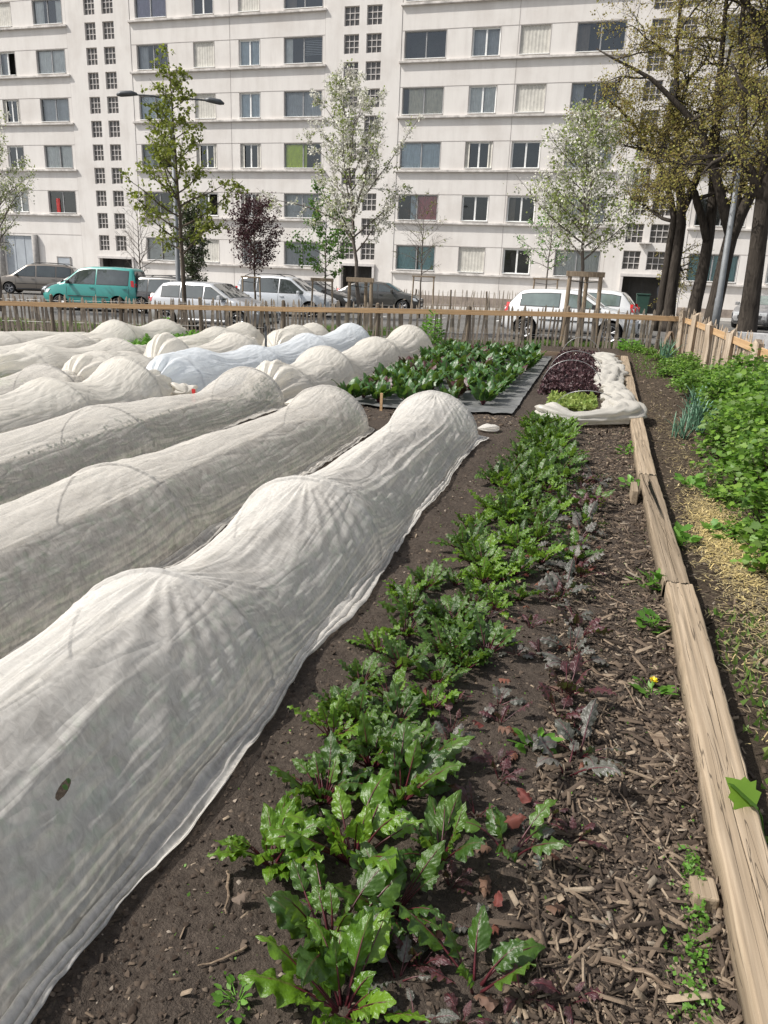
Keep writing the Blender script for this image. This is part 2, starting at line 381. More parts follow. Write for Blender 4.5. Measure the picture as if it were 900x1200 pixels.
_T = rng.random((256, 256)).astype(np.float32)
def vn(x, y, seed=0):
    x = np.asarray(x, float) + seed * 17.31; y = np.asarray(y, float) + seed * 7.77
    xi = np.floor(x).astype(int); yi = np.floor(y).astype(int); fx = x - xi; fy = y - yi
    fx = fx * fx * (3 - 2 * fx); fy = fy * fy * (3 - 2 * fy)
    g = lambda a, b: _T[a & 255, b & 255]
    return (g(xi, yi) * (1 - fx) * (1 - fy) + g(xi + 1, yi) * fx * (1 - fy) + g(xi, yi + 1) * (1 - fx) * fy + g(xi + 1, yi + 1) * fx * fy) * 2 - 1
def fbm(x, y, o=4, seed=0):
    r = 0; a = 1.0
    for i in range(o): r = r + a * vn(np.asarray(x) * 2 ** i, np.asarray(y) * 2 ** i, seed + i * 3); a *= .5
    return r
def gh(x): return .02 * (np.clip(x, -16, -1) + 1)       # the plot falls gently to the left
def grid_faces(nu, nv):
    i = np.arange(nu - 1)[:, None] * nv + np.arange(nv - 1)[None, :]
    return np.stack([i, i + 1, i + nv + 1, i + nv], -1).reshape(-1, 4)
def soil_h(x, y):
    h = gh(x) + .014 * fbm(x * 2.2, y * 2.2, 5, 2) + .010 * fbm(x * 9, y * 9, 4, 5)
    bed = np.exp(-((x + .33) / .42) ** 2) * .02
    return h + np.where(y < 9.5, bed, 0)

def unit(a): return a / np.maximum(1e-9, np.linalg.norm(a, axis=-1, keepdims=True))
def scatter(name, TV, TF, P, D, N, S, mat, parent=None, smooth=False, W=None):
    """copies of a small template: template x across, y along D, z along N"""
    P = np.asarray(P, float); D = unit(np.asarray(D, float)); X = unit(np.cross(D, N)); Z = np.cross(X, D)
    S = np.asarray(S, float).reshape(-1, 1, 1); Wd = S if W is None else np.asarray(W, float).reshape(-1, 1, 1)
    TV = np.asarray(TV, float)
    V = P[:, None, :] + (X[:, None, :] * TV[None, :, 0:1] * Wd + D[:, None, :] * TV[None, :, 1:2] * S + Z[:, None, :] * TV[None, :, 2:3] * S)
    k = len(TV); off = (np.arange(len(P)) * k)[:, None, None]
    F = [(np.asarray(f)[None] + off).reshape(-1, np.asarray(f).shape[1]) for f in TF]
    me = mesh_np(name, V.reshape(-1, 3), F, smooth=smooth)
    return link(name, me, mat, parent)
def rdir(n, up=0.0):
    d = rng.normal(size=(n, 3)); d = unit(d); d[:, 2] += up; return unit(d)
# templates
T_LEAF = ([(0, 0, 0), (-.32, .35, .06), (0, .4, -.03), (.32, .35, .06), (-.24, .75, .03), (.24, .75, .03), (0, 1, -.06)], [[(0, 2, 1), (0, 3, 2), (1, 2, 4), (2, 3, 5), (2, 6, 4), (2, 5, 6)]])
T_DIAM = ([(0, 0, 0), (.4, .45, .08), (0, 1, 0), (-.4, .45, .08)], [[(0, 1, 2, 3)]])
T_STRAW = ([(-.5, 0, 0), (.5, 0, 0), (.5, 1, .03), (-.5, 1, .03), (.5, .5, .1), (-.5, .5, .1)], [[(0, 1, 4, 5), (5, 4, 2, 3)]])
T_CHIP = ([(-.5, 0, 0), (.4, .05, 0), (.5, .9, 0), (-.3, 1, 0), (-.45, .06, .07), (.30, .1, .13), (.42, .85, .05), (-.22, .97, .12)], [[(4, 5, 6, 7), (0, 1, 5, 4), (1, 2, 6, 5), (2, 3, 7, 6), (3, 0, 4, 7)]])
T_CRUMB = ([(1, 0, 0), (-.2, .9, .1), (-.9, -.5, 0), (.1, .1, .8), (.3, -.8, .2)], [[(0, 1, 3), (1, 2, 3), (2, 4, 3), (4, 0, 3)]])
# lobed (bramble / nettle like) leaf
def lobed():
    vs = [(0, 0, 0)]; pts = [(.12, .02), (.42, .12), (.36, .28), (.56, .42), (.40, .50), (.40, .70), (.24, .72), (.12, .9), (0, 1.05)]
    prof = pts + [(-x, y) for x, y in reversed(pts[:-1])]
    for x, y in prof: vs.append((x, y, .10 * abs(x) - .12 * (y - .3) ** 2))
    vs.append((0, .45, -.04)); c = len(vs) - 1
    return vs, [[(c, i, i + 1) for i in range(0, len(prof))] + [(c, len(prof), 0)]]
T_LOBE = lobed()
# ------------------------------------------------------------------ camera, light, sky
cam = bpy.data.cameras.new('camera'); co = bpy.data.objects.new('camera', cam); COL.objects.link(co)
cam.sensor_fit = 'VERTICAL'; cam.sensor_height = 36; cam.lens = 27.03; cam.clip_start = .05; cam.clip_end = 2000
Rr = Vector((.96339606, .26532848, .03832534)); Ru = Vector((-.11467438, .27864611, .95352301)); Rb = Vector((.24231759, -.92301525, .29887294))
mw = Matrix.Identity(4)
for i in range(3): mw[i][0], mw[i][1], mw[i][2] = Rr[i], Ru[i], Rb[i]
mw[2][3] = 1.7; co.matrix_world = mw; scn.camera = co

S = Vector((-.60, -.27, .75)).normalized()
sun = bpy.data.lights.new('sun', 'SUN'); sun.energy = 4.2; sun.angle = math.radians(.53); sun.color = (1, .955, .89)
so = bpy.data.objects.new('sun', sun); COL.objects.link(so); so.location = S * 60; so.rotation_euler = S.to_track_quat('Z', 'Y').to_euler()
wd = bpy.data.worlds.new('World'); scn.world = wd; wd.use_nodes = True
nt = wd.node_tree; nt.nodes.clear()
sky = nt.nodes.new('ShaderNodeTexSky'); sky.sky_type = 'NISHITA'; sky.sun_disc = False
sky.sun_elevation = math.asin(S.z); sky.sun_rotation = math.atan2(S.x, S.y); sky.air_density = 1.0; sky.dust_density = 2.5
bg = nt.nodes.new('ShaderNodeBackground'); bg.inputs[1].default_value = .13
wo = nt.nodes.new('ShaderNodeOutputWorld'); hz = nd(nt, 'HueSaturation', {'Color': sky.outputs[0], 'Saturation': .42}); nt.links.new(hz.outputs[0], bg.inputs[0]); nt.links.new(bg.outputs[0], wo.inputs[0])
scn.view_settings.view_transform = 'Standard'; scn.view_settings.look = 'None'; scn.view_settings.exposure = .42; scn.view_settings.gamma = 1
scn.view_settings.use_curve_mapping = False
scn.render.engine = 'CYCLES'
scn.cycles.max_bounces = 8; scn.cycles.transparent_max_bounces = 12; scn.cycles.diffuse_bounces = 3; scn.cycles.transmission_bounces = 4; scn.cycles.glossy_bounces = 3
scn.cycles.use_denoising = True
scn.cycles.sample_clamp_indirect = 6

# ------------------------------------------------------------------ fence line and ground sheets
FA, FB = np.array([-15.94, 18.34]), np.array([2.05, 21.59])
FD = (FB - FA) / np.linalg.norm(FB - FA); FN = np.array([-FD[1], FD[0]])
def fence_y(x): return FA[1] + (x - FA[0]) * FD[1] / FD[0]

def sheet(name, xs, ys, zf, mat, kind='structure'):
    X, Y = np.meshgrid(xs, ys, indexing='ij')
    V = np.stack([X, Y, zf(X, Y)], -1).reshape(-1, 3)
    f = grid_faces(len(xs), len(ys))[:, ::-1]
    return tag(link(name, mesh_np(name, V, f, smooth=True), mat), kind=kind)
sheet('ground', np.array([-600, -150, -60, -16, -1, 20, 60, 600.]), np.array([-600, -60, 0, 10, 25, 60, 200, 700.]), lambda x, y: gh(x) - .10, M['earth'])
# detailed garden soil inside the plot
ys = np.concatenate([np.arange(.4, 3.2, .011), np.arange(3.2, 7, .022), np.arange(7, 21.9, .06)])
xs = np.concatenate([np.arange(-4.4, -1.2, .05), np.arange(-1.2, .56, .011)])
sheet('garden_soil', xs, ys, soil_h, M['soil'])
sheet('outer_garden_soil', np.arange(-19, -4.3, .12), np.arange(-2, 21, .12), lambda x, y: soil_h(x, y) - .002, M['soil'])
sheet('near_garden_soil', np.arange(-4.4, .56, .12), np.arange(-2, .5, .12), lambda x, y: soil_h(x, y) - .003, M['soil'])
sheet('mulched_path', np.arange(.55, 3.2, .03), np.arange(-1, 22, .04), lambda x, y: -.012 + .015 * fbm(x * 3, y * 3, 4, 9) + .008 * fbm(x * 11, y * 11, 3, 4), M['path'])
# street: asphalt between the plot and the building, pavement along the facade
def strip(name, pts, z, mat):
    V = [(x, y, gh(x) + z) for x, y in pts]
    n = len(V) // 2
    return tag(link(name, mesh_np(name, V, np.array([(i, i + 1, n + i + 1, n + i) for i in range(n - 1)])), mat), kind='structure')
def fac_y(x): return (45 - .0422 * x) / .9991
sx = [-70., -40, -16, -8, -1, 8, 40]
strip('street', [(x, fence_y(x) + 1.3) for x in sx] + [(x, fac_y(x) - 4.2) for x in sx], -.075, M['asphalt'])
strip('verge_path', [(x, fence_y(x) + .55) for x in sx] + [(x, fence_y(x) + 1.3) for x in sx], -.03, M['pave'])
mb = MB()
for a, b in zip(sx[:-1], sx[1:]):
    y0, y1 = fac_y(a) - 4.2, fac_y(b) - 4.2
    mb.add([(a, y0, gh(a) - .09), (b, y1, gh(b) - .09), (b, y1, gh(b) + .05), (a, y0, gh(a) + .05), (a, y0 + .15, gh(a) + .05), (b, y1 + .15, gh(b) + .05)], [(0, 1, 2, 3), (3, 2, 5, 4)])
tag(mb.build('kerb', M['pave']), kind='structure')
strip('pavement', [(x, fac_y(x) - 4.05) for x in sx] + [(x, fac_y(x) + .05) for x in sx], .045, M['pave'])
mb = MB()
for x0, k in ((-22.5, 9), ):
    for i in range(k):
        x = x0 + i * 2.6; y = fence_y(x) + 13
        mb.add([(x, y, gh(x) - .071), (x + .12, y, gh(x) - .071), (x + .5, y + 4.5, gh(x) - .071), (x + .38, y + 4.5, gh(x) - .071)], [(0, 1, 2, 3)])
tag(mb.build('parking_bay_marking', M['linepaint']), kind='structure')
# sky is the Nishita world; a low roofscape beyond is hidden by the building

# ------------------------------------------------------------------ wood chips, crumbs, straw (uncountable)
def chips(name, n, xr, yr, smin, smax, mat, tmpl, wid, lift=.004, pow_=2.2, zf=soil_h, xw=None):
    x = rng.uniform(*xr, n) if xw is None else xw(n); y = yr[0] + (yr[1] - yr[0]) * rng.random(n) ** pow_
    z = zf(x, y) + lift - .010 * rng.random(n)
    D = rdir(n); D[:, 2] *= .25; N = np.tile([0, 0, 1.], (n, 1)) + rng.normal(size=(n, 3)) * .5
    s = smin + (smax - smin) * rng.random(n) ** 2.5
    return tag(scatter(name, *tmpl, np.stack([x, y, z], 1), D, N, s, mat, W=s * rng.uniform(*wid, n)), kind='stuff')
def xchip(n):   # chips thicken towards the timber
    return .52 - .56 * rng.random(n) ** 1.25
chips('wood_chips', 27000, None, (1.1, 11), .004, .050, M['chips'], T_CHIP, (.12, .50), xw=xchip, lift=.009)
chips('scattered_wood_chips', 3600, (-1.15, .3), (1.0, 10), .005, .036, M['chips'], T_CHIP, (.2, .6))
chips('bark_splinters', 1500, None, (1.1, 8), .03, .13, M['chips'], T_CHIP, (.04, .10), xw=xchip, lift=.012)
chips('cross_path_chips', 1800, (-4.5, .4), (8.9, 9.9), .015, .07, M['chips'], T_CHIP, (.2, .6), pow_=1)
chips('soil_crumbs', 16000, (-1.15, .5), (1.0, 10), .003, .013, M['crumbs'], T_CRUMB, (.7, 1.3))
chips('path_mulch', 14000, (.66, 1.9), (1.5, 19), .012, .06, M['chips'], T_CHIP, (.15, .5), zf=lambda x, y: -.012 + .015 * fbm(x * 3, y * 3, 4, 9) + .008 * fbm(x * 11, y * 11, 3, 4), pow_=1.6)
n = 5200
yy = np.concatenate([rng.normal(5.6, .7, n // 2), rng.normal(3.9, .6, n // 4), rng.normal(8.5, 2.0, n - n // 2 - n // 4)])
xx = np.where(yy < 4.4, rng.normal(1.02, .13, n), rng.normal(1.0, .12, n)); ok = (xx > .70) & (yy > 1.5); xx, yy = xx[ok], yy[ok]
D = rdir(len(xx)); D[:, 2] *= .15
tag(scatter('straw', *T_STRAW, np.stack([xx, yy, rng.uniform(.0, .022, len(xx))], 1), D, np.tile([0, 0, 1.], (len(xx), 1)), rng.uniform(.018, .075, len(xx)), M['straw'], W=np.full(len(xx), .0045)), kind='stuff')

n = 4200; yy = rng.normal(5.55, .50, n); xx = rng.normal(.99, .095, n) - .02 * (yy - 5.5); ok = xx > .76; xx, yy = xx[ok], yy[ok]; D = rdir(len(xx)); D[:, 2] *= .2
tag(scatter('golden_straw', *T_STRAW, np.stack([xx, yy, rng.uniform(.006, .026, len(xx))], 1), D, np.tile([0, 0, 1.], (len(xx), 1)), rng.uniform(.012, .055, len(xx)), M['goldstraw'], W=rng.uniform(.003, .007, len(xx))), kind='stuff')
# ------------------------------------------------------------------ timber edging
def timber(name, label, p0, p1, w, top, seed, y_ext=0):
    """squared beam with checks (drying cracks) sunk into its top"""
    L = math.dist(p0, p1); ny = max(20, int(L / .02)) if L < 5 else int(L / .06)
    prof = []            # across the section: left foot, left top .. right top, right foot
    xs_ = [-.5, -.5, -.47] + list(np.linspace(-.44, .44, 90)) + [.47, .5, .5]
    zs_ = [-.14, -.012, -.003] + [0] * 90 + [-.003, -.012, -.14]
    xs_, zs_ = np.array(xs_) * w, np.array(zs_)
    yv = np.linspace(0, L, ny); X, Y = np.meshgrid(xs_, yv, indexing='ij'); Z = np.tile(zs_[:, None], (1, ny)).astype(float)
    top_m = (np.abs(X) < .46 * w)
    for k in range(5):
        r = np.random.default_rng(seed * 31 + k)
        xc = r.uniform(-.38, .38) * w; a, b = sorted(r.uniform(0, L, 2)); b = min(b, a + r.uniform(.4, 1.6))
        path = xc + .022 * vn(Y * 1.1, Y * 0 + k, seed) + .01 * r.uniform(-1, 1) * (Y - a)
        fade = np.clip((Y - a) / .15, 0, 1) * np.clip((b - Y) / .15, 0, 1)
        Z -= top_m * .012 * fade * np.exp(-((X - path) / .0013) ** 2)
    Z += np.where(np.abs(X) < .495 * w, .0025 * vn(X * 60, Y * 3, seed) + .006 * vn(X * 5, Y * .9, seed + 3), 0)
    X = X + .006 * vn(Y * 1.3, Y * 0, seed + 7) + np.where(np.abs(X) > .46 * w, .003 * vn(Y * 14, X * 0, seed + 5), 0)
    V = np.stack([X, Y, Z], -1).reshape(-1, 3); f = grid_faces(len(xs_), ny)
    me = mesh_np(name, V, [f[:, ::-1] if False else f], smooth=False)
    bm = bmesh.new(); bm.from_mesh(me); bm.normal_update()
    es = [e for e in bm.edges if e.is_boundary]
    bmesh.ops.holes_fill(bm, edges=es); bmesh.ops.recalc_face_normals(bm, faces=bm.faces); bm.to_mesh(me); bm.free()
    o = link(name, me, M['timber'], None, (p0[0], p0[1], top), -math.atan2(p1[0] - p0[0], p1[1] - p0[1]))
    return tag(o, label, 'timber edging', 'timbers edging the bed')
timber('timber_beam', 'long cracked timber nearest the camera edging the bed beside the wood chips', (.598, .75), (.594, 4.263), 0.146, .11, 3)
timber('timber_beam', 'weathered timber in the middle of the edging, beside the golden straw on the path', (.583, 4.27), (.552, 6.803), 0.142, .112, 8)
timber('timber_beam', 'farthest and longest timber of the edging, running up to the picket fence', (.552, 6.81), (.61, 18.1), 0.149, .115, 5)
mb = MB(); mb.box((0, 0, 0), (.05, .30, .14)); tag(bevel(mb.build('edging_stake', M['timber'], loc=(.425, 6.35, .045)), .006), 'short wooden block against the middle edging timber, beside small weeds', 'wooden block')
mb = MB(); mb.box((0, 0, 0), (.07, .09, .13)); tag(bevel(mb.build('edging_stake', M['timber'], loc=(.475, 1.98, -.012), rz=.05), .008), 'short squared stake end sunk in chips beside the nearest timber', 'wooden stake')

# ------------------------------------------------------------------ fleece tunnels
def cosint(y, ky, kv):
    ky = np.asarray(ky); kv = np.asarray(kv); i = np.clip(np.searchsorted(ky, y) - 1, 0, len(ky) - 2)
    s = np.clip((y - ky[i]) / (ky[i + 1] - ky[i]), 0, 1); k0, k1 = kv[i], kv[i + 1]
    sag = np.where(k1 > k0, k0 + (k1 - k0) * s ** 1.65, k1 + (k0 - k1) * (1 - s) ** 1.65)      # cloth hangs in curves between the hoops
    end = np.where(k1 > k0, k0 + (k1 - k0) * np.sqrt(np.maximum(0, 1 - (1 - s) ** 2)), k1 + (k0 - k1) * np.sqrt(np.maximum(0, 1 - s ** 2)))
    return np.where(np.minimum(k0, k1) < .11, end, sag)
def tunnel(label, xc, hw, knots, hoops, dy, nt, seed, mat, front=None, back=None, fold=1.0, skirt=.085, crop=0, hoopmat='hoopdark', bend=0.0, tears=()):
    ky = [k[0] for k in knots]; kh = [k[1] for k in knots]; y0, y1 = ky[0], ky[-1]
    ys = np.arange(y0, y1 + dy * .5, dy); tt = np.concatenate([np.linspace(-1.16, -1, 14)[:-1], np.linspace(-1, 1, nt - 26), np.linspace(1, 1.16, 14)[1:]])
    T, Y = np.meshgrid(tt, ys, indexing='ij')
    H = cosint(Y, ky, kh); Wd = np.full_like(H, hw)
    near = np.zeros_like(H); near2 = np.zeros_like(H)
    for yh in hoops: near2 = np.maximum(near2, np.exp(-((Y - yh) / .62) ** 2)); near = np.maximum(near, np.exp(-((Y - yh) / .28) ** 2))
    Wd = Wd * (.97 + .03 * near)
    f = np.ones_like(H)
    if front is not None: f = np.minimum(f, np.clip((Y - y0) / (front - y0), 0, 1))
    if back is not None: f = np.minimum(f, np.clip((y1 - Y) / (y1 - back), 0, 1))
    Wd = Wd * (.16 + .84 * f ** .75)
    A = np.clip(T, -1, 1) * PI / 2
    ez = 1.25 - .35 * near
    sx = np.sign(A) * np.abs(np.sin(A)) ** (1.08); cz = np.abs(np.cos(A)) ** ez
    out = np.clip(np.abs(T) - 1, 0, 1) / .16
    x = Wd * sx; z = H * cz
    # folds
    s_arc = T * hw * 1.35
    d = .007 * fbm(T * 2.2, Y * 1.6, 4, seed) + .004 * fbm(T * 7, Y * 5, 3, seed + 1)
    low = np.clip((np.abs(T) - .52) / .40, 0, 1) ** 1.3
    pl = np.sin(T * 62 + 2.2 * vn(Y * .9, T * 0, seed + 2) + 1.2 * vn(Y * 2.4, T * 4, seed + 3))
    d += low * (.012 * (.5 - np.abs(pl)) + .010 * np.abs(np.sin(T * 25 + 1.5 * vn(Y * .7, T * 1, seed + 4)))) * np.clip(1.15 - near * .4, 0, 1)
    # long pulled folds that run along the tunnel between the hoops
    lg = vn(T * 9 + .8 * vn(Y * .8, T * 2, seed + 8), Y * .45, seed + 9)
    d += .015 * fold * (.35 - np.abs(lg)) * (1 - .92 * near2)
    lg2 = vn(T * 16 + 1.6 * Y + .9 * vn(Y * .9, T * 2, seed + 18), Y * .6 - T * 1.3, seed + 19)
    d += .006 * fold * (.3 - np.abs(lg2)) * (1 - .92 * near2)
    for j, yh in enumerate(hoops):
        dyh = Y - yh; r = np.hypot(dyh, s_arc); phi = np.arctan2(np.abs(dyh) + .02, s_arc)
        wv = np.sin(phi * (13 + (j * 5) % 4) + seed + j + 1.0 * vn(phi * 1.6, r * .5, seed + j))
        wv = (1 - 2 * np.abs(wv)) * .8
        d += .010 * fold * wv * np.exp(-r / .50) * np.clip(r / .14, 0, 1) * np.clip(np.abs(dyh) / .10, 0, 1)
        d += .012 * np.exp(-(dyh / .018) ** 2) * (np.abs(T) < 1)
    # radiating pleats where the cloth is gathered at an end
    if front is not None or back is not None:
        g = 1 - f
        d += .05 * fold * g ** .8 * np.clip(f * 6, 0, 1) * (np.sin(A * 13 + 1.5 * vn(T * 4, Y * 3, seed + 6))) * np.clip(H / .2, .15, 1) * .55
    nx = np.sin(A) * .85; nz = np.cos(A) * .9 + .1
    x = x + nx * d; z = z + nz * d
    x = x + np.sign(T) * out * skirt * (1 + .5 * vn(Y * 1.3, T * 0, seed + 11)) * (.3 + .7 * f)
    hem = .010 + .030 * np.abs(np.sin(out * 8.5 + 1.2 * vn(Y * .8, T * 0, seed + 12))) * (1 - .35 * out) + .006 * vn(Y * 6, out * 5, seed + 13)
    z = np.where(np.abs(T) > 1, hem + np.maximum(z, 0) * .2, z)
    xcv = xc + bend * (Y - y0)
    X = xcv + x; Z = z + gh(xcv) + .004
    Z = np.maximum(Z, soil_h(X, Y) + .014 + np.where(np.abs(T) > 1, hem * .8, 0))
    V = np.stack([X, Y, Z], -1).reshape(-1, 3)
    UV = np.stack([s_arc, Y], -1).reshape(-1, 2)
    base = (xc, (y0 + y1) / 2, float(gh(xc)))
    root = empty('fleece_tunnel', base, label, 'fleece tunnel', 'fleece tunnels over the beds')
    V = V - np.array(base)
    F = grid_faces(nt, len(ys))
    for (t0, yt, rt, ry) in tears:      # a hole with a clean torn edge
        rho = np.hypot((T - t0 + .6 * rt / ry * (Y - yt)) / rt, (Y - yt) / ry).ravel(); k0 = int(np.argmin(rho)); cc = V[k0].copy()
        F = F[rho[F].mean(1) > 1.0]; m_ = (rho > .55) & (rho < 1.45); V[m_] = cc + (V[m_] - cc) / rho[m_][:, None]
    me = mesh_np('fleece_cover', V, F, UV=UV, smooth=True)
    link('fleece_cover', me, M[mat], root)
    for yh in hoops:
        k = int(np.argmin(np.abs(ys - yh))); row = V.reshape(nt, len(ys), 3)[:, k]
        ins = row[np.abs(tt) <= 1.0].copy(); c = np.array([xc + bend * (yh - y0) - base[0], yh - base[1], 0]); ins = c + (ins - c) * .974
        mb = MB(); mb.tube([tuple(p) for p in ins[::3]], .008, 6, True); mb.build('hoop', M[hoopmat], root, True)
    if crop:       # salad plants pressing against the inside of the cloth
        gv = V.reshape(nt, len(ys), 3); n = crop
        ti = rng.integers(13, nt - 13, n); yi = rng.integers(1, len(ys) - 1, n); low_ = tt[ti] > .36
        S_ = gv[ti, yi]; ax = np.stack([np.full(n, xc - base[0]), ys[yi] - base[1], np.full(n, .12)], 1)
        P = ax + (S_ - ax) * rng.uniform(.80, .925, n)[:, None]; P[:, 2] -= .012; P[:, 1] += rng.uniform(-.03, .03, n); keep = low_ & (P[:, 2] > .02); P = P[keep] + np.array(base); m = len(P)
        tag(scatter('covered_salad_crop', *T_LEAF, P, (lambda D_, n_: D_ - n_ * (D_ * n_).sum(1, keepdims=True))(rdir(m, .2), unit((S_ - ax)[keep])), (S_ - ax)[keep], rng.uniform(.02, .055, m), M['crop']), kind='stuff')
    return root
tunnel('nearest fleece tunnel with a wrinkled sagging cover and small tear, beside the beet row', -1.61, .485,
       [(-1.2, .47), (.9, .46), (2.6, .50), (3.3, .35), (4.25, .50), (5.2, .37), (6.2, .385), (7.2, .38), (8.1, .50), (8.45, .36), (8.68, .05)], [.9, 2.6, 4.25, 8.1], .02, 200, 3, 'fleece', back=8.15, fold=1.5, crop=5200, tears=[(.50, 1.53, .018, .042)])
tunnel('long smooth fleece tunnel second from the beet row, single hoop line showing', -2.85, .50,
       [(-1.2, .47), (2, .475), (4.15, .50), (5.5, .44), (6.8, .385), (7.35, .39), (8.1, .50), (8.5, .33), (8.72, .05)], [1.9, 4.15, 8.1], .026, 150, 17, 'fleece_old', back=8.15, fold=.7, crop=7000)
tunnel('third fleece tunnel from the beet row, grey foliage pressing against its side', -4.42, .52,
       [(-1.0, .40), (3.5, .40), (5, .42), (6.3, .46), (7.2, .40), (8.5, .30), (9.0, .42), (9.42, .50), (9.55, .42), (9.68, .06)], [3.2, 6.3, 9.42], .04, 116, 23, 'fleece_old', back=9.45, fold=.7, crop=7000)
tunnel('fourth fleece tunnel, two steep humps and gathered end pointing at the red tag', -5.75, .55,
       [(2, .42), (5.2, .40), (6.6, .44), (7.2, .54), (7.9, .40), (8.62, .63), (9.1, .40), (9.7, .07)], [5.0, 7.2, 8.62], .035, 116, 31, 'fleece_far', back=8.75, fold=1.5, crop=2600)
tunnel('low flat fleece tunnel by the left picture edge, left of the two humped one', -7.2, .52,
       [(3, .34), (8.2, .34), (8.95, .44), (9.3, .30), (9.75, .06)], [6, 8.95], .05, 100, 37, 'fleece_old', back=9.0, fold=1.0)
tunnel('cream fleece tunnel with a pleated rounded end in front of the chard bed', -4.20, .55,
       [(9.5, .06), (9.78, .56), (10.5, .40), (11.2, .44), (11.8, .58), (13.0, .36), (14.8, .52), (16.1, .40), (17.6, .60), (18.3, .45), (18.7, .06)], [9.95, 11.8, 14.8, 17.6], .05, 110, 41, 'fleece_far', front=9.9, back=17.9, fold=1.7)
tunnel('bluish white plastic looking tunnel with a pleated near end behind the red tag', -5.80, .52,
       [(9.3, .06), (9.75, .56), (10.6, .60), (11.7, .42), (12.7, .46), (13.6, .36), (15.3, .50), (16.4, .38), (18.3, .56), (18.75, .40), (19.0, .06)], [9.9, 12.7, 15.3, 18.2], .05, 110, 43, 'fleece_blue', front=9.95, back=18.3, fold=1.6)
tunnel('short cream tunnel with fan pleated near end, left of the bluish white tunnel', -7.2, .55,
       [(9.5, .06), (9.85, .48), (10.2, .52), (11.0, .44), (11.7, .26), (12.05, .06)], [10.0, 11.0], .04, 110, 47, 'fleece_far', front=9.95, back=11.4, fold=1.8)
tunnel('cream tunnel with pointed peak at its near end behind the bluish white tunnel', -7.25, .55,
       [(11.75, .05), (12.2, .66), (12.6, .44), (13.6, .32), (14.8, .50), (15.4, .40), (15.8, .06)], [12.25, 14.8], .05, 100, 53, 'fleece_far', front=12.3, back=15.2, fold=1.7)
tunnel('cream tunnel with a gathered front near the left picture edge, rising in two humps', -8.65, .58,
       [(9.4, .06), (10.0, .42), (10.6, .54), (11.8, .36), (12.8, .46), (13.6, .26), (13.9, .06)], [10.3, 12.8], .05, 100, 59, 'fleece_far', front=10.4, back=13.3, fold=1.7)
tunnel('humped grey white tunnel below the silver hatchback, right of the salad greens', -8.35, .55,
       [(14.2, .06), (14.7, .36), (15.5, .40), (16.2, .50), (16.9, .44), (17.6, .54), (18.0, .4), (18.4, .06)], [14.8, 16.2, 17.3], .06, 90, 61, 'fleece_far', front=14.7, back=17.8, fold=1.5)
tunnel('humped tunnel just right of the dark upright stake, close to the fence', -6.98, .52,
       [(16.4, .10), (16.9, .46), (17.7, .52), (18.2, .40), (18.8, .50), (19.2, .4), (19.5, .06)], [16.9, 17.6, 18.7], .06, 90, 67, 'fleece_far', front=16.8, back=19.0, fold=1.4)
tunnel('far left low tunnel in front of the picket fence below the beige car', -11.6, .6,
       [(9.5, .30), (12, .42), (13.2, .46), (14.4, .40), (15.6, .30), (16.2, .06)], [11, 13.2], .07, 90, 71, 'fleece_far', back=15.6, fold=1.2)
tunnel('cream tunnel with one rounded hump left of the salad greens', -10.0, .6,
       [(9.6, .3), (11.5, .36), (12.8, .46), (13.4, .48), (14.0, .30), (14.4, .06)], [11.3, 13.2], .06, 90, 73, 'fleece_far', back=13.8, fold=1.4)
tunnel('tall humped tunnel along the picket fence below the teal van', -10.3, .6,
       [(13.6, .1), (14.4, .40), (15.2, .64), (16.3, .44), (17.3, .56), (17.8, .40), (18.2, .06)], [15.2, 17.2], .06, 90, 79, 'fleece_far', front=14.4, back=17.7, fold=1.5)

def crumpled(name, label, cat, pts, rads, seed, mat, n=40, fold=.42):
    """a roll of cloth lying on the ground"""
    pts = np.array(pts, float); seg = np.concatenate([[0], np.cumsum(np.linalg.norm(np.diff(pts, axis=0), axis=1))])
    m = max(20, int(seg[-1] / .035)); s = np.linspace(0, seg[-1], m)
    c = np.stack([np.interp(s, seg, pts[:, k]) for k in range(3)], 1); r = np.interp(s, seg, rads)
    k = np.ones(9) / 9; cp = np.pad(c, ((4, 4), (0, 0)), 'edge'); c = np.stack([np.convolve(cp[:, i], k, 'valid') for i in range(3)], 1)
    t = unit(np.gradient(c, axis=0)); a = unit(np.cross(t, [0, 0, 1.])); b = np.cross(a, t)
    th = np.linspace(0, 2 * PI, n); TH, Sg = np.meshgrid(th, s, indexing='ij')
    R = r[None, :] * (1 + fold * (np.abs(np.sin(TH * 3.5 + 2.2 * vn(Sg * 2.5, TH * 0, seed))) - .5) + fold * .5 * (.4 - np.abs(vn(np.cos(TH) * 3 + Sg * 5, np.sin(TH) * 3 - Sg * 2, seed + 4))) + fold * .8 * vn(np.cos(TH) * 2 + Sg * 3, np.sin(TH) * 2 + Sg * 1.2, seed + 1))
    fade = np.clip(np.minimum(Sg, seg[-1] - Sg) / .10, .12, 1) ** .5; R = R * fade
    V = c[None] + a[None] * (np.cos(TH) * R)[..., None] * 1.3 + b[None] * (np.sin(TH) * R)[..., None] * .68
    V[..., 2] = np.maximum(V[..., 2], gh(V[..., 0]) + .006)
    UV = np.stack([TH * .05, Sg], -1).reshape(-1, 2)
    return tag(link(name, mesh_np(name, V.reshape(-1, 3), grid_faces(n, m), UV=UV, smooth=True), M[mat]), label, cat)
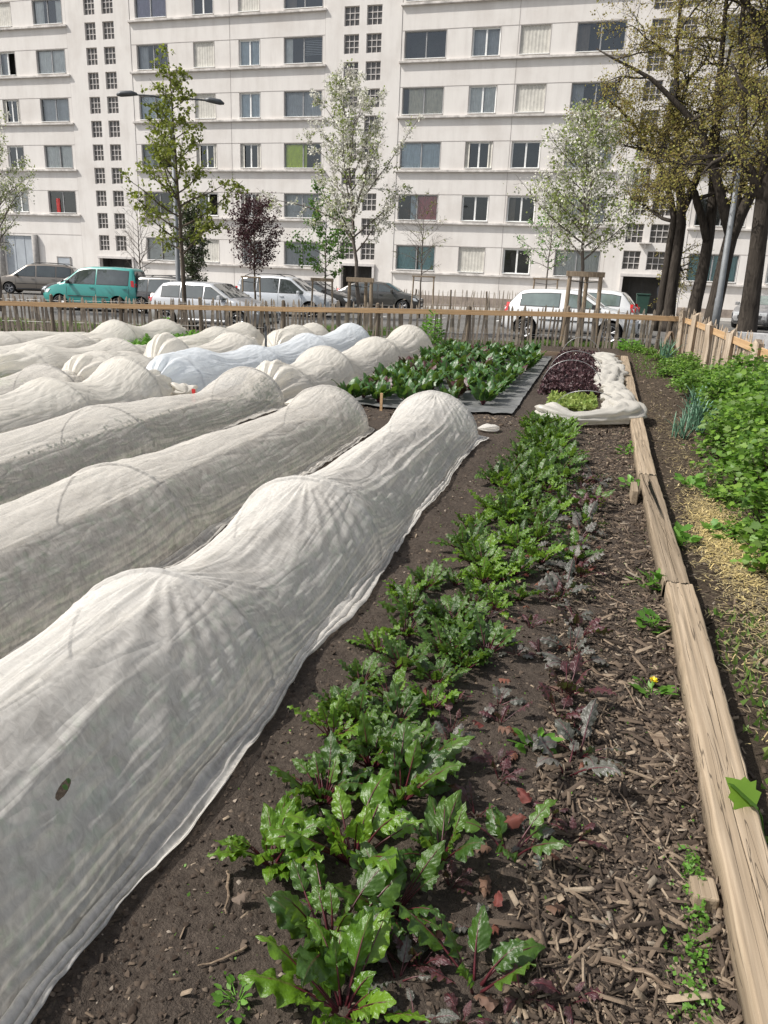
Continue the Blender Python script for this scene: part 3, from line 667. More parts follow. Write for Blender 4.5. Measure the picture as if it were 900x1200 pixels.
crumpled('fleece_roll', 'white fleece bunched up around the uncovered purple salad bed', 'fleece', [(-.62, 9.75, .12), (-.45, 9.55, .13), (-.22, 9.40, .09), (.05, 9.55, .10), (.28, 9.72, .12), (.42, 10.0, .13), (.43, 10.7, .12), (.36, 11.6, .11), (.24, 12.6, .12), (.27, 14.2, .13), (.26, 15.6, .14), (.18, 16.9, .12), (-.06, 17.7, .1), (-.5, 18.0, .08)],
         [.05, .17, .10, .11, .13, .16, .14, .13, .13, .16, .17, .15, .10, .06], 5, 'fleece_roll')
crumpled('fleece_knot', 'bunched cloth end tied beside the bare soil by the red tag', 'fleece', [(-5.62, 9.62, .04), (-5.38, 9.38, .05), (-5.22, 9.25, .04)], [.05, .14, .06], 9, 'fleece_far', fold=.4)
crumpled('fleece_knot', 'small gathered fleece knot at the far end of the nearest tunnel', 'fleece', [(-1.22, 8.62, .03), (-1.06, 8.70, .04), (-.98, 8.85, .02)], [.03, .06, .03], 12, 'fleece', fold=.4)
crumpled('fleece_knot', 'gathered fleece knot beside the pleated end of the cream tunnel', 'fleece', [(-3.86, 9.30, 0), (-3.68, 9.42, .02), (-3.6, 9.55, 0)], [.03, .08, .03], 15, 'fleece_far', fold=.4)
# tear in the nearest cover: a dark flap
# ------------------------------------------------------------------ picket fences
def picket_fence(label, posts, heights, pitch, pw, mats, railz, lean=.06, seed=1, rail=True, postr=.05, wild=0.0, postm='post', back=False, square=False):
    r = np.random.default_rng(seed)
    p0 = posts[0]; root = empty('picket_fence', (p0[0], p0[1], float(gh(p0[0]))), label, 'fence')
    off = np.array([p0[0], p0[1], float(gh(p0[0]))])
    for i, p in enumerate(posts):
        mb = MB(); h = heights[i] * r.uniform(.93, 1.02); z = float(gh(p[0])); q = np.array([p[0], p[1], z]) - off
        if wild: q = q + [-.07, 0, 0]
        mb.tube([(q[0] + r.normal(0, .012), q[1], q[2] - .15), (q[0], q[1], q[2] + h * .5), (q[0] + r.normal(0, .02), q[1] + r.normal(0, .01), q[2] + h - .01), (q[0], q[1], q[2] + h)], [postr * 1.05, postr, postr * .95, postr * (.9 if wild else .6)], 4 if wild else 8)
        mb.build('post', M[postm], root, False)
    for i in range(len(posts) - 1):
        a, b = np.array(posts[i]), np.array(posts[i + 1]); L = np.linalg.norm(b - a); d = (b - a) / L; nrm = np.array([-d[1], d[0]])
        n = max(2, int(L / pitch)); mb = MB(); ang = math.atan2(d[1], d[0])
        for k in range(n):
            s = (k + .5 + r.uniform(-.25, .25)) * L / n; c = a + d * s + nrm * r.normal(.0, .012)
            hh = (heights[i] * (1 - s / L) + heights[i + 1] * s / L) * r.uniform(.90 - wild, 1.04 + wild * .4); w = pw * r.uniform(.7 - wild, 1.3); th = .018 * r.uniform(.7, 1.3)
            z0 = float(gh(c[0])) - off[2] - .05; ln = r.normal(0, lean); lo = r.normal(0, .02)
            P = []
            for t, ww in ((0, 1), (.35, 1.0), (.7, .95), (.93, .8), (1, .25)):
                e = c + d * (ln * t * hh + .008 * math.sin(7 * t + k)) + nrm * lo * t
                for sx_, sy_ in ((-1, -1), (1, -1), (1, 1), (-1, 1)):
                    q = e + d * sx_ * w / 2 * ww + nrm * sy_ * th / 2 * ww
                    P.append((q[0] - off[0], q[1] - off[1], z0 + t * (hh + .05)))
            fs = []
            for t in range(4):
                for j in range(4): fs.append((t * 4 + j, t * 4 + (j + 1) % 4, t * 4 + 4 + (j + 1) % 4, t * 4 + 4 + j))
            fs += [(3, 2, 1, 0), (16, 17, 18, 19)]
            mb.add(P, fs)
        mb.m = 1
        for zf in (.28, .86):           # twisted wire that binds the pales
            pa, pb = a - off[:2] - nrm * .016, b - off[:2] - nrm * .016
            mb.tube([(pa[0], pa[1], gh(a[0]) - off[2] + heights[i] * zf), (pb[0], pb[1], gh(b[0]) - off[2] + heights[i + 1] * zf)], .003, 4, False)
        mb.build('picket_panel', [M[mats], M['hoopwire']], root)
        if rail:
            za, zb = float(gh(a[0])) - off[2] + railz[i], float(gh(b[0])) - off[2] + railz[i + 1]
            side = -nrm * (postr + .018) if not wild else np.array([-.03, 0])
            pa, pb = a - off[:2] + side, b - off[:2] + side; cmid = (pa + pb) / 2
            mb = MB(); mb.box((0, 0, 0), (L + .0, .024, .125), tilt=(0, -math.atan2(zb - za, L)))
            bevel(mb.build('rail', M['railwood'], root, loc=(cmid[0], cmid[1], (za + zb) / 2), rz=ang), .004)
    return root
px = [-19.4, -16.9, -14.53, -12.6, -10.41, -8.19, -5.69, -3.33, -.83, 1.98]
posts = [(x, fence_y(x)) for x in px]
hs = [.99 + .0 * i for i in range(len(px))]
picket_fence('long grey chestnut paling fence with an orange rail across the back of the beds', posts, [1.0] * 10, .100, .058, 'paling', [.74, .74, .745, .75, .76, .77, .79, .80, .81, .82], seed=4)
pr = [(2.10, 21.35), (2.2, 19.6), (2.28, 17.3), (2.36, 15.2), (2.42, 12.9), (2.5, 10.2), (2.6, 7.4)]
picket_fence('split paling fence of broad pale boards running along the right side of the path', pr, [1.04, 1.02, .98, .96, .92, .9, .9], .092, .085, 'paling_light', [.80, .80, .79, .77, .76, .74, .74], lean=.05, seed=9, postr=.095, wild=.12, postm='paling_light')
fx = [-14.5, -12, -9.5, -7.6, -5.7, -3.8, -1.9, 0.2]
picket_fence('far chestnut paling fence at the foot of the apartment building', [(x, fac_y(x) - 4.6) for x in fx], [1.05] * 8, .13, .04, 'paling', [.7] * 8, seed=14, rail=False)
# dark stake, tags, leaning board, planter
mb = MB(); mb.tube([(0, 0, -.1), (.01, 0, .25), (0, .01, .50), (-.005, 0, .60)], [.028, .027, .026, .012], 8); mb.m = 1
mb.tube([(0, 0, .47), (0, 0, .56)], [.032, .032], 8)
tag(mb.build('stake', [M['lampdark'], M['blackplastic']], loc=(-7.1, 16.1, -.12)), 'dark upright stake standing among the far fleece tunnels', 'stake')
mb = MB(); mb.box((0, 0, .09), (.045, .006, .22)); mb.box((0, 0, .19), (.052, .008, .05)); tag(bevel(mb.build('plant_tag', M['red'], loc=(-5.05, 9.12, -.09)), .002), 'small red plant tag in bare soil before the bluish white tunnel', 'plant tag')
mb = MB(); mb.box((0, 0, .10), (.035, .02, .26)); tag(bevel(mb.build('plant_tag', M['railwood'], loc=(-2.62, 9.62, -.04)), .002), 'small brown wooden marker in front of the chard plants', 'plant tag')
mb = MB(); mb.box((-.12, 0, .25), (.025, .16, .62), tilt=(0, .36)); mb.box((.12, 0, .25), (.025, .16, .62), tilt=(0, -.36)); mb.box((0, 0, .2), (.22, .02, .05))
tag(bevel(mb.build('wooden_trestle', M['sawnboard'], loc=(1.72, 20.7, 0), rz=.3), .004), 'weathered boards leaning together like an A beside the fence corner', 'wooden trestle')
mb = MB(); mb.box((0, 0, .2), (1.3, .12, .5)); mb.box((.6, .5, .2), (.12, 1.0, .5)); tag(bevel(mb.build('concrete_planter', M['concrete'], loc=(4.0, 24.1, 0), rz=-.3), .02), 'low grey concrete border at the foot of the thickest dark trunk', 'tree border')
mb = MB(); mb.box((0, 0, .035), (2.0, .035, .10)); tag(bevel(mb.build('edge_board', M['sawnboard'], loc=(-.45, 18.35, 0), rz=.03), .004), 'thin board closing the far end of the purple salad bed', 'board')
# black sheet under the chard
xs = np.arange(-3.28, -.92, .06); ys = np.arange(9.75, 17.7, .08)
sheet_o = tag(link('mulch_sheet', mesh_np('mulch_sheet', np.stack([*np.meshgrid(xs, ys, indexing='ij'), soil_h(*np.meshgrid(xs, ys, indexing='ij')) + .03 + .012 * np.abs(fbm(np.meshgrid(xs, ys, indexing='ij')[0] * 2, np.meshgrid(xs, ys, indexing='ij')[1] * 3, 3, 7))], -1).reshape(-1, 3), grid_faces(len(xs), len(ys))[:, ::-1], smooth=True), M['plastic']), 'dusty black mulch sheet lying under the chard plants', 'mulch sheet')

# ------------------------------------------------------------------ leafy crops
def leaf_surf(L, Wd, Lp, az, e0, e1, seed, nu=15, nv=9, wav=.012, cup=.25, roll=0.0, curl=0.0, shape=(.62, .85), twist=0.0):
    """lamina grid and petiole line of one leaf rising from the origin"""
    r = np.random.default_rng(seed); tot = Lp + L; n = 24
    s = np.linspace(0, tot, n); q = s / tot
    el = e0 + (e1 - e0) * q ** 1.6 - curl * np.clip((q - .75) / .25, 0, 1) ** 2
    azs = az + twist * q
    ds = tot / (n - 1)
    dx = np.cumsum(np.cos(el) * np.cos(azs)) * ds; dy = np.cumsum(np.cos(el) * np.sin(azs)) * ds; dz = np.cumsum(np.sin(el)) * ds
    C = np.stack([dx, dy, dz], 1); C -= C[0]
    u = np.linspace(0, 1, nu); su = Lp + u * L
    c = np.stack([np.interp(su, s, C[:, k]) for k in range(3)], 1); e = np.interp(su, s, el); a = np.interp(su, s, azs)
    t = np.stack([np.cos(e) * np.cos(a), np.cos(e) * np.sin(a), np.sin(e)], 1)
    cr = np.stack([-np.sin(a), np.cos(a), np.zeros(nu)], 1); nm = np.cross(t, cr) * -1
    cr, nm = cr * math.cos(roll) + nm * math.sin(roll), nm * math.cos(roll) - cr * math.sin(roll)
    v = np.linspace(-1, 1, nv)
    w = Wd / 2 * (np.sin(PI * np.clip(u, 0, 1) ** shape[0]) ** shape[1]); w[0] = .004; w[-1] = .002
    lob = 1 + .10 * vn(u[:, None] * 9 + seed, np.sign(v)[None, :] * 3, seed % 50)
    U, Vv = np.meshgrid(u, v, indexing='ij')
    ph = r.uniform(0, 6, 2); fr = r.uniform(3.2, 4.6)
    z = (np.abs(Vv) * w[:, None] * cup + wav * np.abs(Vv) ** 2 * np.sin(U * fr * 2 * PI + np.where(Vv > 0, ph[0], ph[1])) * np.clip(np.sin(PI * U), 0, 1) ** .5
         + .35 * wav * np.abs(Vv) ** 1.2 * np.sin(U * fr * 4.3 * PI + np.where(Vv > 0, ph[1], ph[0]))
         + .16 * wav * fbm(U * 7 + seed * .37, Vv * 3.5, 2, seed % 40) * (1 - np.abs(Vv) ** 4 * .3) * 1.6)
    Pv = c[:, None, :] + cr[:, None, :] * (Vv * w[:, None] * lob * (1 - .10 * cup))[..., None] + nm[:, None, :] * z[..., None]
    pet = np.stack([np.interp(np.linspace(0, Lp + L * .72, 9), s, C[:, k]) for k in range(3)], 1) - np.outer(np.linspace(0, 1, 9) ** 2, [0, 0, .0015])
    UV = np.stack([(Vv + 1) / 2, U], -1)
    return Pv.reshape(-1, 3), grid_faces(nu, nv), UV.reshape(-1, 2), pet
def plant_mesh(specs):
    V, F, UV, mb, o = [], [], [], MB(), 0
    for kw in specs:
        base = np.array(kw.pop('base', (0, 0, 0))); pr_ = kw.pop('pr', .0032)
        p, f, uv, pet = leaf_surf(**kw)
        V.append(p + base); F.append(f + o); UV.append(uv); o += len(p)
        mb.tube([tuple(x) for x in pet + base], list(np.linspace(pr_ * 1.35, pr_ * .3, len(pet))), 5)
    me = mesh_np('foliage', np.concatenate(V), np.concatenate(F), UV=np.concatenate(UV), smooth=True)
    ms = bpy.data.meshes.new('stems'); ms.from_pydata(mb.v, [], mb.f); ms.polygons.foreach_set('use_smooth', [True] * len(ms.polygons)); ms.update()
    return me, ms
def beet_specs(seed, k, size=1.0, spread=1.0, red=False):
    r = np.random.default_rng(seed); out = []
    for i in range(k):
        az = i * 2.4 + r.uniform(-.5, .5); inner = i / k
        L = size * r.uniform(.075, .15) * (1.05 - .3 * inner); Lp = size * r.uniform(.04, .13) * (1 - .3 * inner)
        e0 = r.uniform(.5, 1.0) + .5 * inner; e1 = e0 - r.uniform(.1, 1.3) * spread + .2 * inner
        out.append(dict(L=L, Wd=L * r.uniform(.42, .62), Lp=Lp, az=az, e0=e0, e1=e1, seed=int(r.integers(1, 9999)), wav=.078 * L * r.uniform(.7, 1.4), cup=r.uniform(.05, .5), roll=r.uniform(-.55, .55), curl=r.uniform(0, .9), twist=r.uniform(-.5, .5),
                        base=(.012 * math.cos(az), .012 * math.sin(az), 0), pr=.0028 * size))
    return out
def plant_proto(nm, specs, m1, m2='stem'):
    a, b = plant_mesh(specs); a.materials.append(M[m1]); b.materials.append(M[m2]); return (nm, a, b)
def put_plant(proto, x, y, z, rz, sc, label, cat, group):
    nm, a, b = proto
    root = empty(nm, (x, y, z), label, cat, group, rz); root.scale = (sc, sc, sc)
    for n_, me in (('foliage', a), ('stems', b)):
        o = bpy.data.objects.new(n_, me); COL.objects.link(o); o.parent = root
    return root
beetP = [plant_proto('beet_plant', beet_specs(100 + i, 18 + i % 5, 1.0, .9), 'beet2' if i % 4 == 0 else 'beet') for i in range(9)]
beetS = [plant_proto('beet_plant', beet_specs(200 + i, 7 + i % 3, .8, 1.1), ('beet', 'beetgrey', 'beetred', 'beet')[i % 4]) for i in range(8)]
beetR = [plant_proto('beet_plant', beet_specs(300 + i, 6, .8, 1.5), ('beetred', 'beetgrey')[i % 2]) for i in range(4)]
G1 = 'beet plants in the main row'; G2 = 'small beet plants along the right side of the row'
named = [  # x, y, scale, proto set, index, rot, label
    (-.49, 1.50, 1.22, 0, 1, .3, 'bushy beet plant with red stems in front of the large bright green one'),
    (-.40, 1.33, 1.1, 0, 4, 5.2, 'lowest beet plant of the row, mostly cut off by the bottom picture edge'),
    (-.53, 1.82, 1.38, 0, 0, 1.0, 'large bright green beet plant spreading long leaves toward the fleece tunnel'),
    (-.71, 2.06, 1.15, 0, 3, 2.2, 'upright beet plant with a tall broad leaf nearest the tunnel hem'),
    (-.46, 2.12, 1.2, 0, 6, 3.9, 'curly beet plant just behind the large bright one'),
    (-.11, 1.50, 1.5, 1, 0, .7, 'dark beet plant with few leaves at the bottom right of the row'),
    (-.76, 1.74, 1.0, 0, 8, 5.0, 'low spreading beet plant whose long leaf reaches out toward the tunnel hem'),
    (-.28, 1.88, 1.0, 0, 5, 1.7, 'beet plant on the right flank of the row behind the bottom ones'),
    (-.60, 2.26, 1.05, 0, 2, 4.0, 'mid green beet plant behind the long leaved bright one, leaning left'),
    (-.36, 1.66, .95, 0, 7, 2.6, 'compact beet plant between the large bright one and the dark few leaved one'),
    (-.08, 1.98, 1.4, 1, 3, 2.0, 'small dark curly beet plant alone on the chips side of the row'),
]
B_ = (beetP, beetS, beetR)
for x, y, sc, st, i, rz, lb in named:
    put_plant(B_[st][i], x, y, float(soil_h(x, y)) - .004, rz, sc, lb, 'beet plant', G1)
y = 2.3; k = 0
while y < 9.35:
    w = .15 + .03 * min(1, (y - 2) / 4)
    for _ in range(3):
        x = -.46 - .13 * max(0, min(1, (5.5 - y) / 3)) + .008 * y + rng.normal(0, .45) * w + (-.20, .14, -.02)[_]
        x = min(max(x, -.94 + max(0, .05 * (y - 5))), .0)
        yy_ = y + rng.normal(0, .06)
        put_plant(beetP[int(rng.integers(0, 9))], x, yy_, float(soil_h(x, yy_)) - .004, rng.uniform(0, 6.28), rng.uniform(.66, 1.05) * (1.0 if y < 6 else 1.1), 'glossy green beet plant in the dense main row between tunnel and chips', 'beet plant', G1); k += 1
    y += rng.uniform(.17, .24)
y = 2.45
while y < 6.9:
    x = rng.normal(-.02, .05) + .012 * y
    p = (beetS + beetR)[int(rng.integers(0, 12))]
    put_plant(p, x, y, float(soil_h(x, y)) - .003, rng.uniform(0, 6.28), rng.uniform(.95, 1.4), 'small sparse beet plant on the chips side of the main row', 'beet plant', G2)
    y += rng.uniform(.12, .26)
for i in range(46):
    y = 1.25 + 5.5 * rng.random() ** 1.3; x = rng.uniform(-.42, .12)
    put_plant(beetR[i % 4], x, y, float(soil_h(x, y)) - .003, rng.uniform(0, 6.28), rng.uniform(.55, .85), 'low purple leaved beet plant flopping on the soil under the main row', 'beet plant', 'drooping purple beet plants')
# chard
def chard_specs(seed, k):
    r = np.random.default_rng(seed); out = []
    for i in range(k):
        az = i * 2.4 + r.uniform(-.4, .4); inner = i / k; L = r.uniform(.20, .30); e0 = r.uniform(.9, 1.25) + .25 * inner
        out.append(dict(L=L, Wd=L * r.uniform(.48, .62), Lp=r.uniform(.06, .14), az=az, e0=e0, e1=e0 - r.uniform(.1, .7), seed=int(r.integers(1, 9999)), nu=10, nv=7, wav=.013, cup=.3, roll=r.uniform(-.4, .4), curl=r.uniform(0, .8), pr=.006))
    return out
chardP = [plant_proto('chard_plant', chard_specs(400 + i, 13 + i % 4), 'chard') for i in range(6)]
chardD = [plant_proto('chard_plant', chard_specs(440 + i, 8), 'beetred') for i in range(2)]
for row, xr in enumerate((-3.1, -2.76, -2.38, -1.86, -1.34)):
    y = 9.95 + .12 * row
    while y < 17.4:
        x = xr + rng.normal(0, .06); p = chardD[row % 2] if rng.random() < .12 else chardP[int(rng.integers(0, 6))]
        cp_ = put_plant(p, x, y, float(gh(x)) + .02, rng.uniform(0, 6.28), rng.uniform(.95, 1.3), 'dark green chard plant in the block before the back fence' if p in chardP else 'dark purple chard plant among the green ones', 'chard plant', 'chard plants on the black sheet'); cp_.scale.z *= .80
        y += rng.uniform(.34, .48)
# purple salad, lime lettuce, salad greens: dense sowings nobody could count
def sow(name, n, xr, yr, h, mat, size, zbase=None):
    x = rng.uniform(*xr, n); y = rng.uniform(*yr, n); z = gh(x) + h * rng.random(n) * (.6 + .4 * vn(x * 4, y * 4, 3))
    return tag(scatter(name, *T_LEAF, np.stack([x, y, z], 1), rdir(n, .35), rdir(n, 1.0), rng.uniform(*size, n), M[mat]), kind='stuff')
sow('purple_salad_leaves', 17000, (-.78, .12), (12.0, 17.7), .25, 'purple', (.03, .065))
sow('lime_lettuce_leaves', 1400, (-.58, .06), (10.6, 11.9), .10, 'lime', (.04, .08))
sow('salad_greens', 2600, (-10.0, -8.9), (14.6, 18.0), .28, 'weed', (.07, .14))
sow('salad_greens', 500, (-9.0, -8.3), (9.2, 10.0), .10, 'weed', (.06, .10))
def wirehoop(y, xa, xb, h, label, lean=0.0, r=.005):
    mb = MB(); c = (xa + xb) / 2; w = (xb - xa) / 2
    mb.tube([(c + w * math.cos(a) * -1, lean * math.sin(a), h * math.sin(a) ** .9 - .02) for a in np.linspace(0, PI, 26)], r, 6)
    tag(mb.build('wire_hoop', M['hoopwire'], loc=(0, y, 0), smooth=True), label, 'wire hoop', 'wire hoops over the purple salad')
wirehoop(12.6, -.80, .15, .50, 'nearest upright wire hoop arching over the purple salad', 0)
wirehoop(14.3, -.80, .16, .50, 'second wire hoop arching over the purple salad')
wirehoop(17.5, -.75, .10, .52, 'farthest wire hoop at the fence end of the purple salad')
wirehoop(10.9, -.45, .40, .30, 'low leaning wire hoop over the pale lettuce', -.25)

# ------------------------------------------------------------------ fallen leaves, twigs, weeds
LP = [leaf_surf(L=.09, Wd=.055, Lp=.03, az=0, e0=.15, e1=e, seed=600 + i, nu=9, nv=7, wav=.016, cup=.6, roll=ro, curl=1.3) for i, (e, ro) in enumerate(((-.1, .2), (.3, -.3), (0, .5), (.2, 0)))]
LPm = []
for p, f, uv, pet in LP:
    p = p - [0, 0, p[:, 2].min()]
    me = mesh_np('fallen_leaf', p, f, UV=uv, smooth=True); me.materials.append(M['deadleaf']); LPm.append(me)
dl = [(-.26, 2.99, 'bright red withered leaf lying beside the beet row'), (-.40, 3.86, 'orange withered leaf caught on the beet row'), (-.09, 1.72, 'peach brown withered leaf lying right of the nearest beets'), (-.25, 1.53, 'dark brown withered leaf between the two nearest beet plants'), (-.81, 1.54, 'pale tan withered leaf on bare soil near the tunnel hem'), (-.04, 3.05, None), (.03, 3.4, None), (-.1, 2.6, None), (-.62, 2.35, 'pinkish withered leaf by the tunnel hem left of the beets'), (-.14, 4.2, None), (.05, 5.2, None), (-.02, 2.2, None), (.02, 1.75, None), (-.3, 3.4, None), (-.2, 2.3, None), (.06, 4.6, None), (-.65, 3.5, None), (.1, 5.9, None), (-.13, 1.85, None), (-.02, 1.45, None), (-.22, 1.95, None), (-.5, 2.75, None)] + [(float(rng.uniform(-.3, .14)), float(1.4 + 4.5 * rng.random()), None) for _ in range(34)]
for i, (x, y, lb) in enumerate(dl):
    o = bpy.data.objects.new('fallen_leaf', LPm[i % 4]); COL.objects.link(o)
    o.location = (x, y, float(soil_h(x, y)) + .008); o.rotation_euler = (rng.uniform(-.3, .3), rng.uniform(-.3, .3), rng.uniform(0, 6.28)); o.scale = (rng.uniform(.45, .85),) * 3
    tag(o, lb or 'small withered red brown leaf lying on the soil by the beets', 'fallen leaf', 'withered leaves on the soil')
def twig(label, a, b, r0, bendv=.03, seed=0):
    r = np.random.default_rng(seed); n = 9; t = np.linspace(0, 1, n)
    P = np.outer(1 - t, a) + np.outer(t, b); P = P.astype(float); side = unit(np.array([-(b[1] - a[1]), b[0] - a[0]]))
    k = np.sin(t * PI) * bendv + r.normal(0, .004, n)
    X = P[:, 0] + side[0] * k; Y = P[:, 1] + side[1] * k; Z = soil_h(X, Y) + r0 + .006
    mb = MB(); mb.tube([(0 + X[i] - a[0], Y[i] - a[1], Z[i] - Z[0]) for i in range(n)], list(np.linspace(r0, r0 * .55, n) * r.uniform(.85, 1.15, n)), 6)
    tag(mb.build('twig', M['twig'], loc=(a[0], a[1], float(Z[0]))), label, 'twig', 'twigs on the mulch')
twig('thick pale stick lying on the chips at the lower right', (.19, 1.66), (.40, 1.63), .0085, .01, 1)
twig('long thin curved twig on the chips below the dandelion', (.28, 3.20), (.44, 2.46), .0035, .02, 2)
twig('long thin twig slanting across the chips between beets and timber', (.25, 2.46), (.41, 2.12), .0032, -.03, 3)
for i, (a, b) in enumerate([((.02, 1.62), (.10, 1.44)), ((.09, 1.80), (.16, 1.66)), ((.12, 2.30), (.16, 2.18)), ((.16, 1.60), (.24, 1.42)), ((.04, 1.75), (.02, 1.55)), ((.30, 1.95), (.36, 1.85)), ((.18, 2.8), (.25, 2.62)), ((.10, 3.3), (.3, 3.2)), ((-.86, 1.66), (-.80, 1.52)), ((-.70, 1.44), (-.80, 1.36)), ((.2, 4.2), (.34, 4.0)), ((.3, 1.5), (.33, 1.38))]):
    twig('short dry twig lying on the chips and soil of the bed', a, b, rng.uniform(.0025, .005), rng.uniform(-.02, .02), 20 + i)
mb = MB(); mb.box((0, 0, .012), (.05, .12, .018), rz=.25, jit=.006); tag(bevel(mb.build('bark_chunk', M['twig'], loc=(.41, 2.80, float(soil_h(.41, 2.8)))), .003), 'broad grey flake of bark on the chips near the timber', 'bark flake')
def herb(name, label, x, y, n, rad, h, size, mat='weed', group=None, tm=T_LEAF, flower=False):
    a = rng.uniform(0, 2 * PI, n); rr = rad * np.sqrt(rng.random(n))
    P = np.stack([rr * np.cos(a), rr * np.sin(a), h * rng.random(n) * (1.1 - rr / rad * .6)], 1)
    D = np.stack([np.cos(a), np.sin(a), rng.uniform(.1, .9, n)], 1); N = rdir(n, 1.5)
    root = empty(name, (x, y, float(soil_h(x, y)) if x < .54 else 0.0), label, 'weed' if not group or 'shrub' not in group else 'shrub', group)
    scatter('foliage', *tm, P, D, N, rng.uniform(*size, n), M[mat], root)
    mb = MB()
    for i in range(0, n, max(1, n // 9)): mb.tube([(P[i, 0] * .15, P[i, 1] * .15, -.01), (P[i, 0] * .6, P[i, 1] * .6, P[i, 2] * .7), tuple(P[i])], [.0028, .002, .0012], 4)
    mb.build('stems', M['weed'], root)
    if flower:
        k = 34; aa = rng.uniform(0, 2 * PI, k); D = np.stack([np.cos(aa), np.sin(aa), rng.uniform(.05, 1.2, k)], 1)
        scatter('flower', [(-.13, 0, 0), (.13, 0, 0), (.13, 1, 0), (-.13, 1, 0)], [[(0, 1, 2, 3)]], np.tile([0.0, .0, h + .03], (k, 1)), D, np.tile([0, 0, 1.], (k, 1)) + rng.normal(size=(k, 3)) * .2, np.full(k, .019), M['yellow'], root)
        mb = MB(); mb.tube([(0, 0, 0), (0, 0, h + .03)], .0022, 5); mb.build('flower_stalk', M['weed'], root)
    return root
herb('dandelion', 'small yellow flowered dandelion in the chips beside the timber', .40, 3.17, 16, .06, .03, (.03, .07), flower=True)
herb('weed', 'leafy green weed against the timber edging above the dandelion', .44, 3.85, 22, .06, .09, (.03, .06), tm=T_LOBE)
herb('weed', 'bramble like weed at the notch between the two nearer timbers', .46, 4.45, 20, .09, .08, (.05, .09), tm=T_LOBE)
herb('weed', 'green weed beside the short wooden block', .44, 6.75, 30, .10, .10, (.04, .07))
herb('weed', 'pale grassy weed by the farthest timber near the fleece bundle', .45, 8.1, 30, .10, .12, (.04, .08))
herb('weed', 'bright green weed sprouting on the path side of the middle timber', .71, 5.3, 14, .07, .14, (.06, .10), tm=T_LOBE)
herb('weed', 'light green seedling among the small beets right of the row', -.06, 2.57, 18, .05, .04, (.04, .075))
herb('weed', 'tiny green weed on bare soil at the lower left by the tunnel hem', -.66, 1.30, 24, .05, .03, (.015, .035))
herb('weed', 'tiny green weed under the nearest beet plant', -.57, 1.62, 14, .04, .03, (.015, .03))
herb('weed', 'small weed on the straw path by the shrubs', .98, 5.6, 22, .11, .10, (.05, .09), tm=T_LOBE)
herb('weed', 'small weed on the path just behind the straw patch', .92, 7.0, 22, .12, .10, (.05, .09), tm=T_LOBE)
herb('bramble_shoot', 'bright bramble shoot leaning over the nearest timber at the right edge', .71, 2.32, 9, .07, .16, (.08, .12), 'raspberry', tm=T_LOBE)
# chickweed creeping along the nearest timber
n = 620; yy = rng.uniform(1.35, 2.15, n); xx = .478 - np.abs(rng.normal(0, .035, n)) - .06 * rng.random(n) * (yy < 1.8)
tag(scatter('chickweed', *T_DIAM, np.stack([xx, yy, soil_h(xx, yy) + rng.uniform(.005, .05, n)], 1), rdir(n, .2), rdir(n, 1.2), rng.uniform(.008, .020, n), M['weed']), kind='stuff')
n = 900; yy = 1.3 + 8 * rng.random(n) ** 1.5; xx = rng.uniform(-1.0, .5, n)
tag(scatter('tiny_seedlings', *T_DIAM, np.stack([xx, yy, soil_h(xx, yy) + .008], 1), rdir(n, .3), rdir(n, 1.2), rng.uniform(.005, .014, n), M['weed']), kind='stuff')

# ------------------------------------------------------------------ shrubs and leeks along the right side
def shrub_mesh(seed, n, rad, h, size):
    r = np.random.default_rng(seed); cl = int(n / 14)
    a = r.uniform(0, 2 * PI, cl); rr = rad * np.sqrt(r.random(cl)); hh = h * (.18 + .82 * r.random(cl) ** .7) * (1 - .45 * (rr / rad) ** 2)
    c = np.stack([rr * np.cos(a), rr * np.sin(a), hh], 1); idx = r.integers(0, cl, n)
    off = r.normal(size=(n, 3)) * [.055, .055, .03]; P = c[idx] + off
    D = off * [1, 1, .3] + r.normal(size=(n, 3)) * .02; D[:, 2] -= .008; N = np.tile([0, 0, 1.], (n, 1)) + r.normal(size=(n, 3)) * .45
    s = r.uniform(*size, n)
    TV, TF = np.array(T_LOBE[0]), T_LOBE[1]
    D = unit(D); X = unit(np.cross(D, N)); Z = np.cross(X, D)
    V = P[:, None] + s[:, None, None] * (X[:, None] * TV[None, :, 0:1] + D[:, None] * TV[None, :, 1:2] + Z[:, None] * TV[None, :, 2:3])
    F = [(np.asarray(f)[None] + (np.arange(n) * len(TV))[:, None, None]).reshape(-1, 3) for f in TF]
    me = mesh_np('foliage', V.reshape(-1, 3), F)
    mb = MB()
    for i in range(0, cl, 2): mb.tube([(c[i, 0] * .25, c[i, 1] * .25, -.03), (c[i, 0] * .7, c[i, 1] * .7, c[i, 2] * .55), tuple(c[i])], [.006, .005, .002], 5)
    ms = bpy.data.meshes.new('stems'); ms.from_pydata(mb.v, [], mb.f); ms.update()
    me.materials.append(M['raspberry']); ms.materials.append(M['bark']); return ('bramble_shrub', me, ms)
shr = [shrub_mesh(700 + i, 1350, .36, .52 + .06 * i, (.026, .064)) for i in range(4)]
shrS = [shrub_mesh(720 + i, 420, .28, .24, (.03, .065)) for i in range(2)]
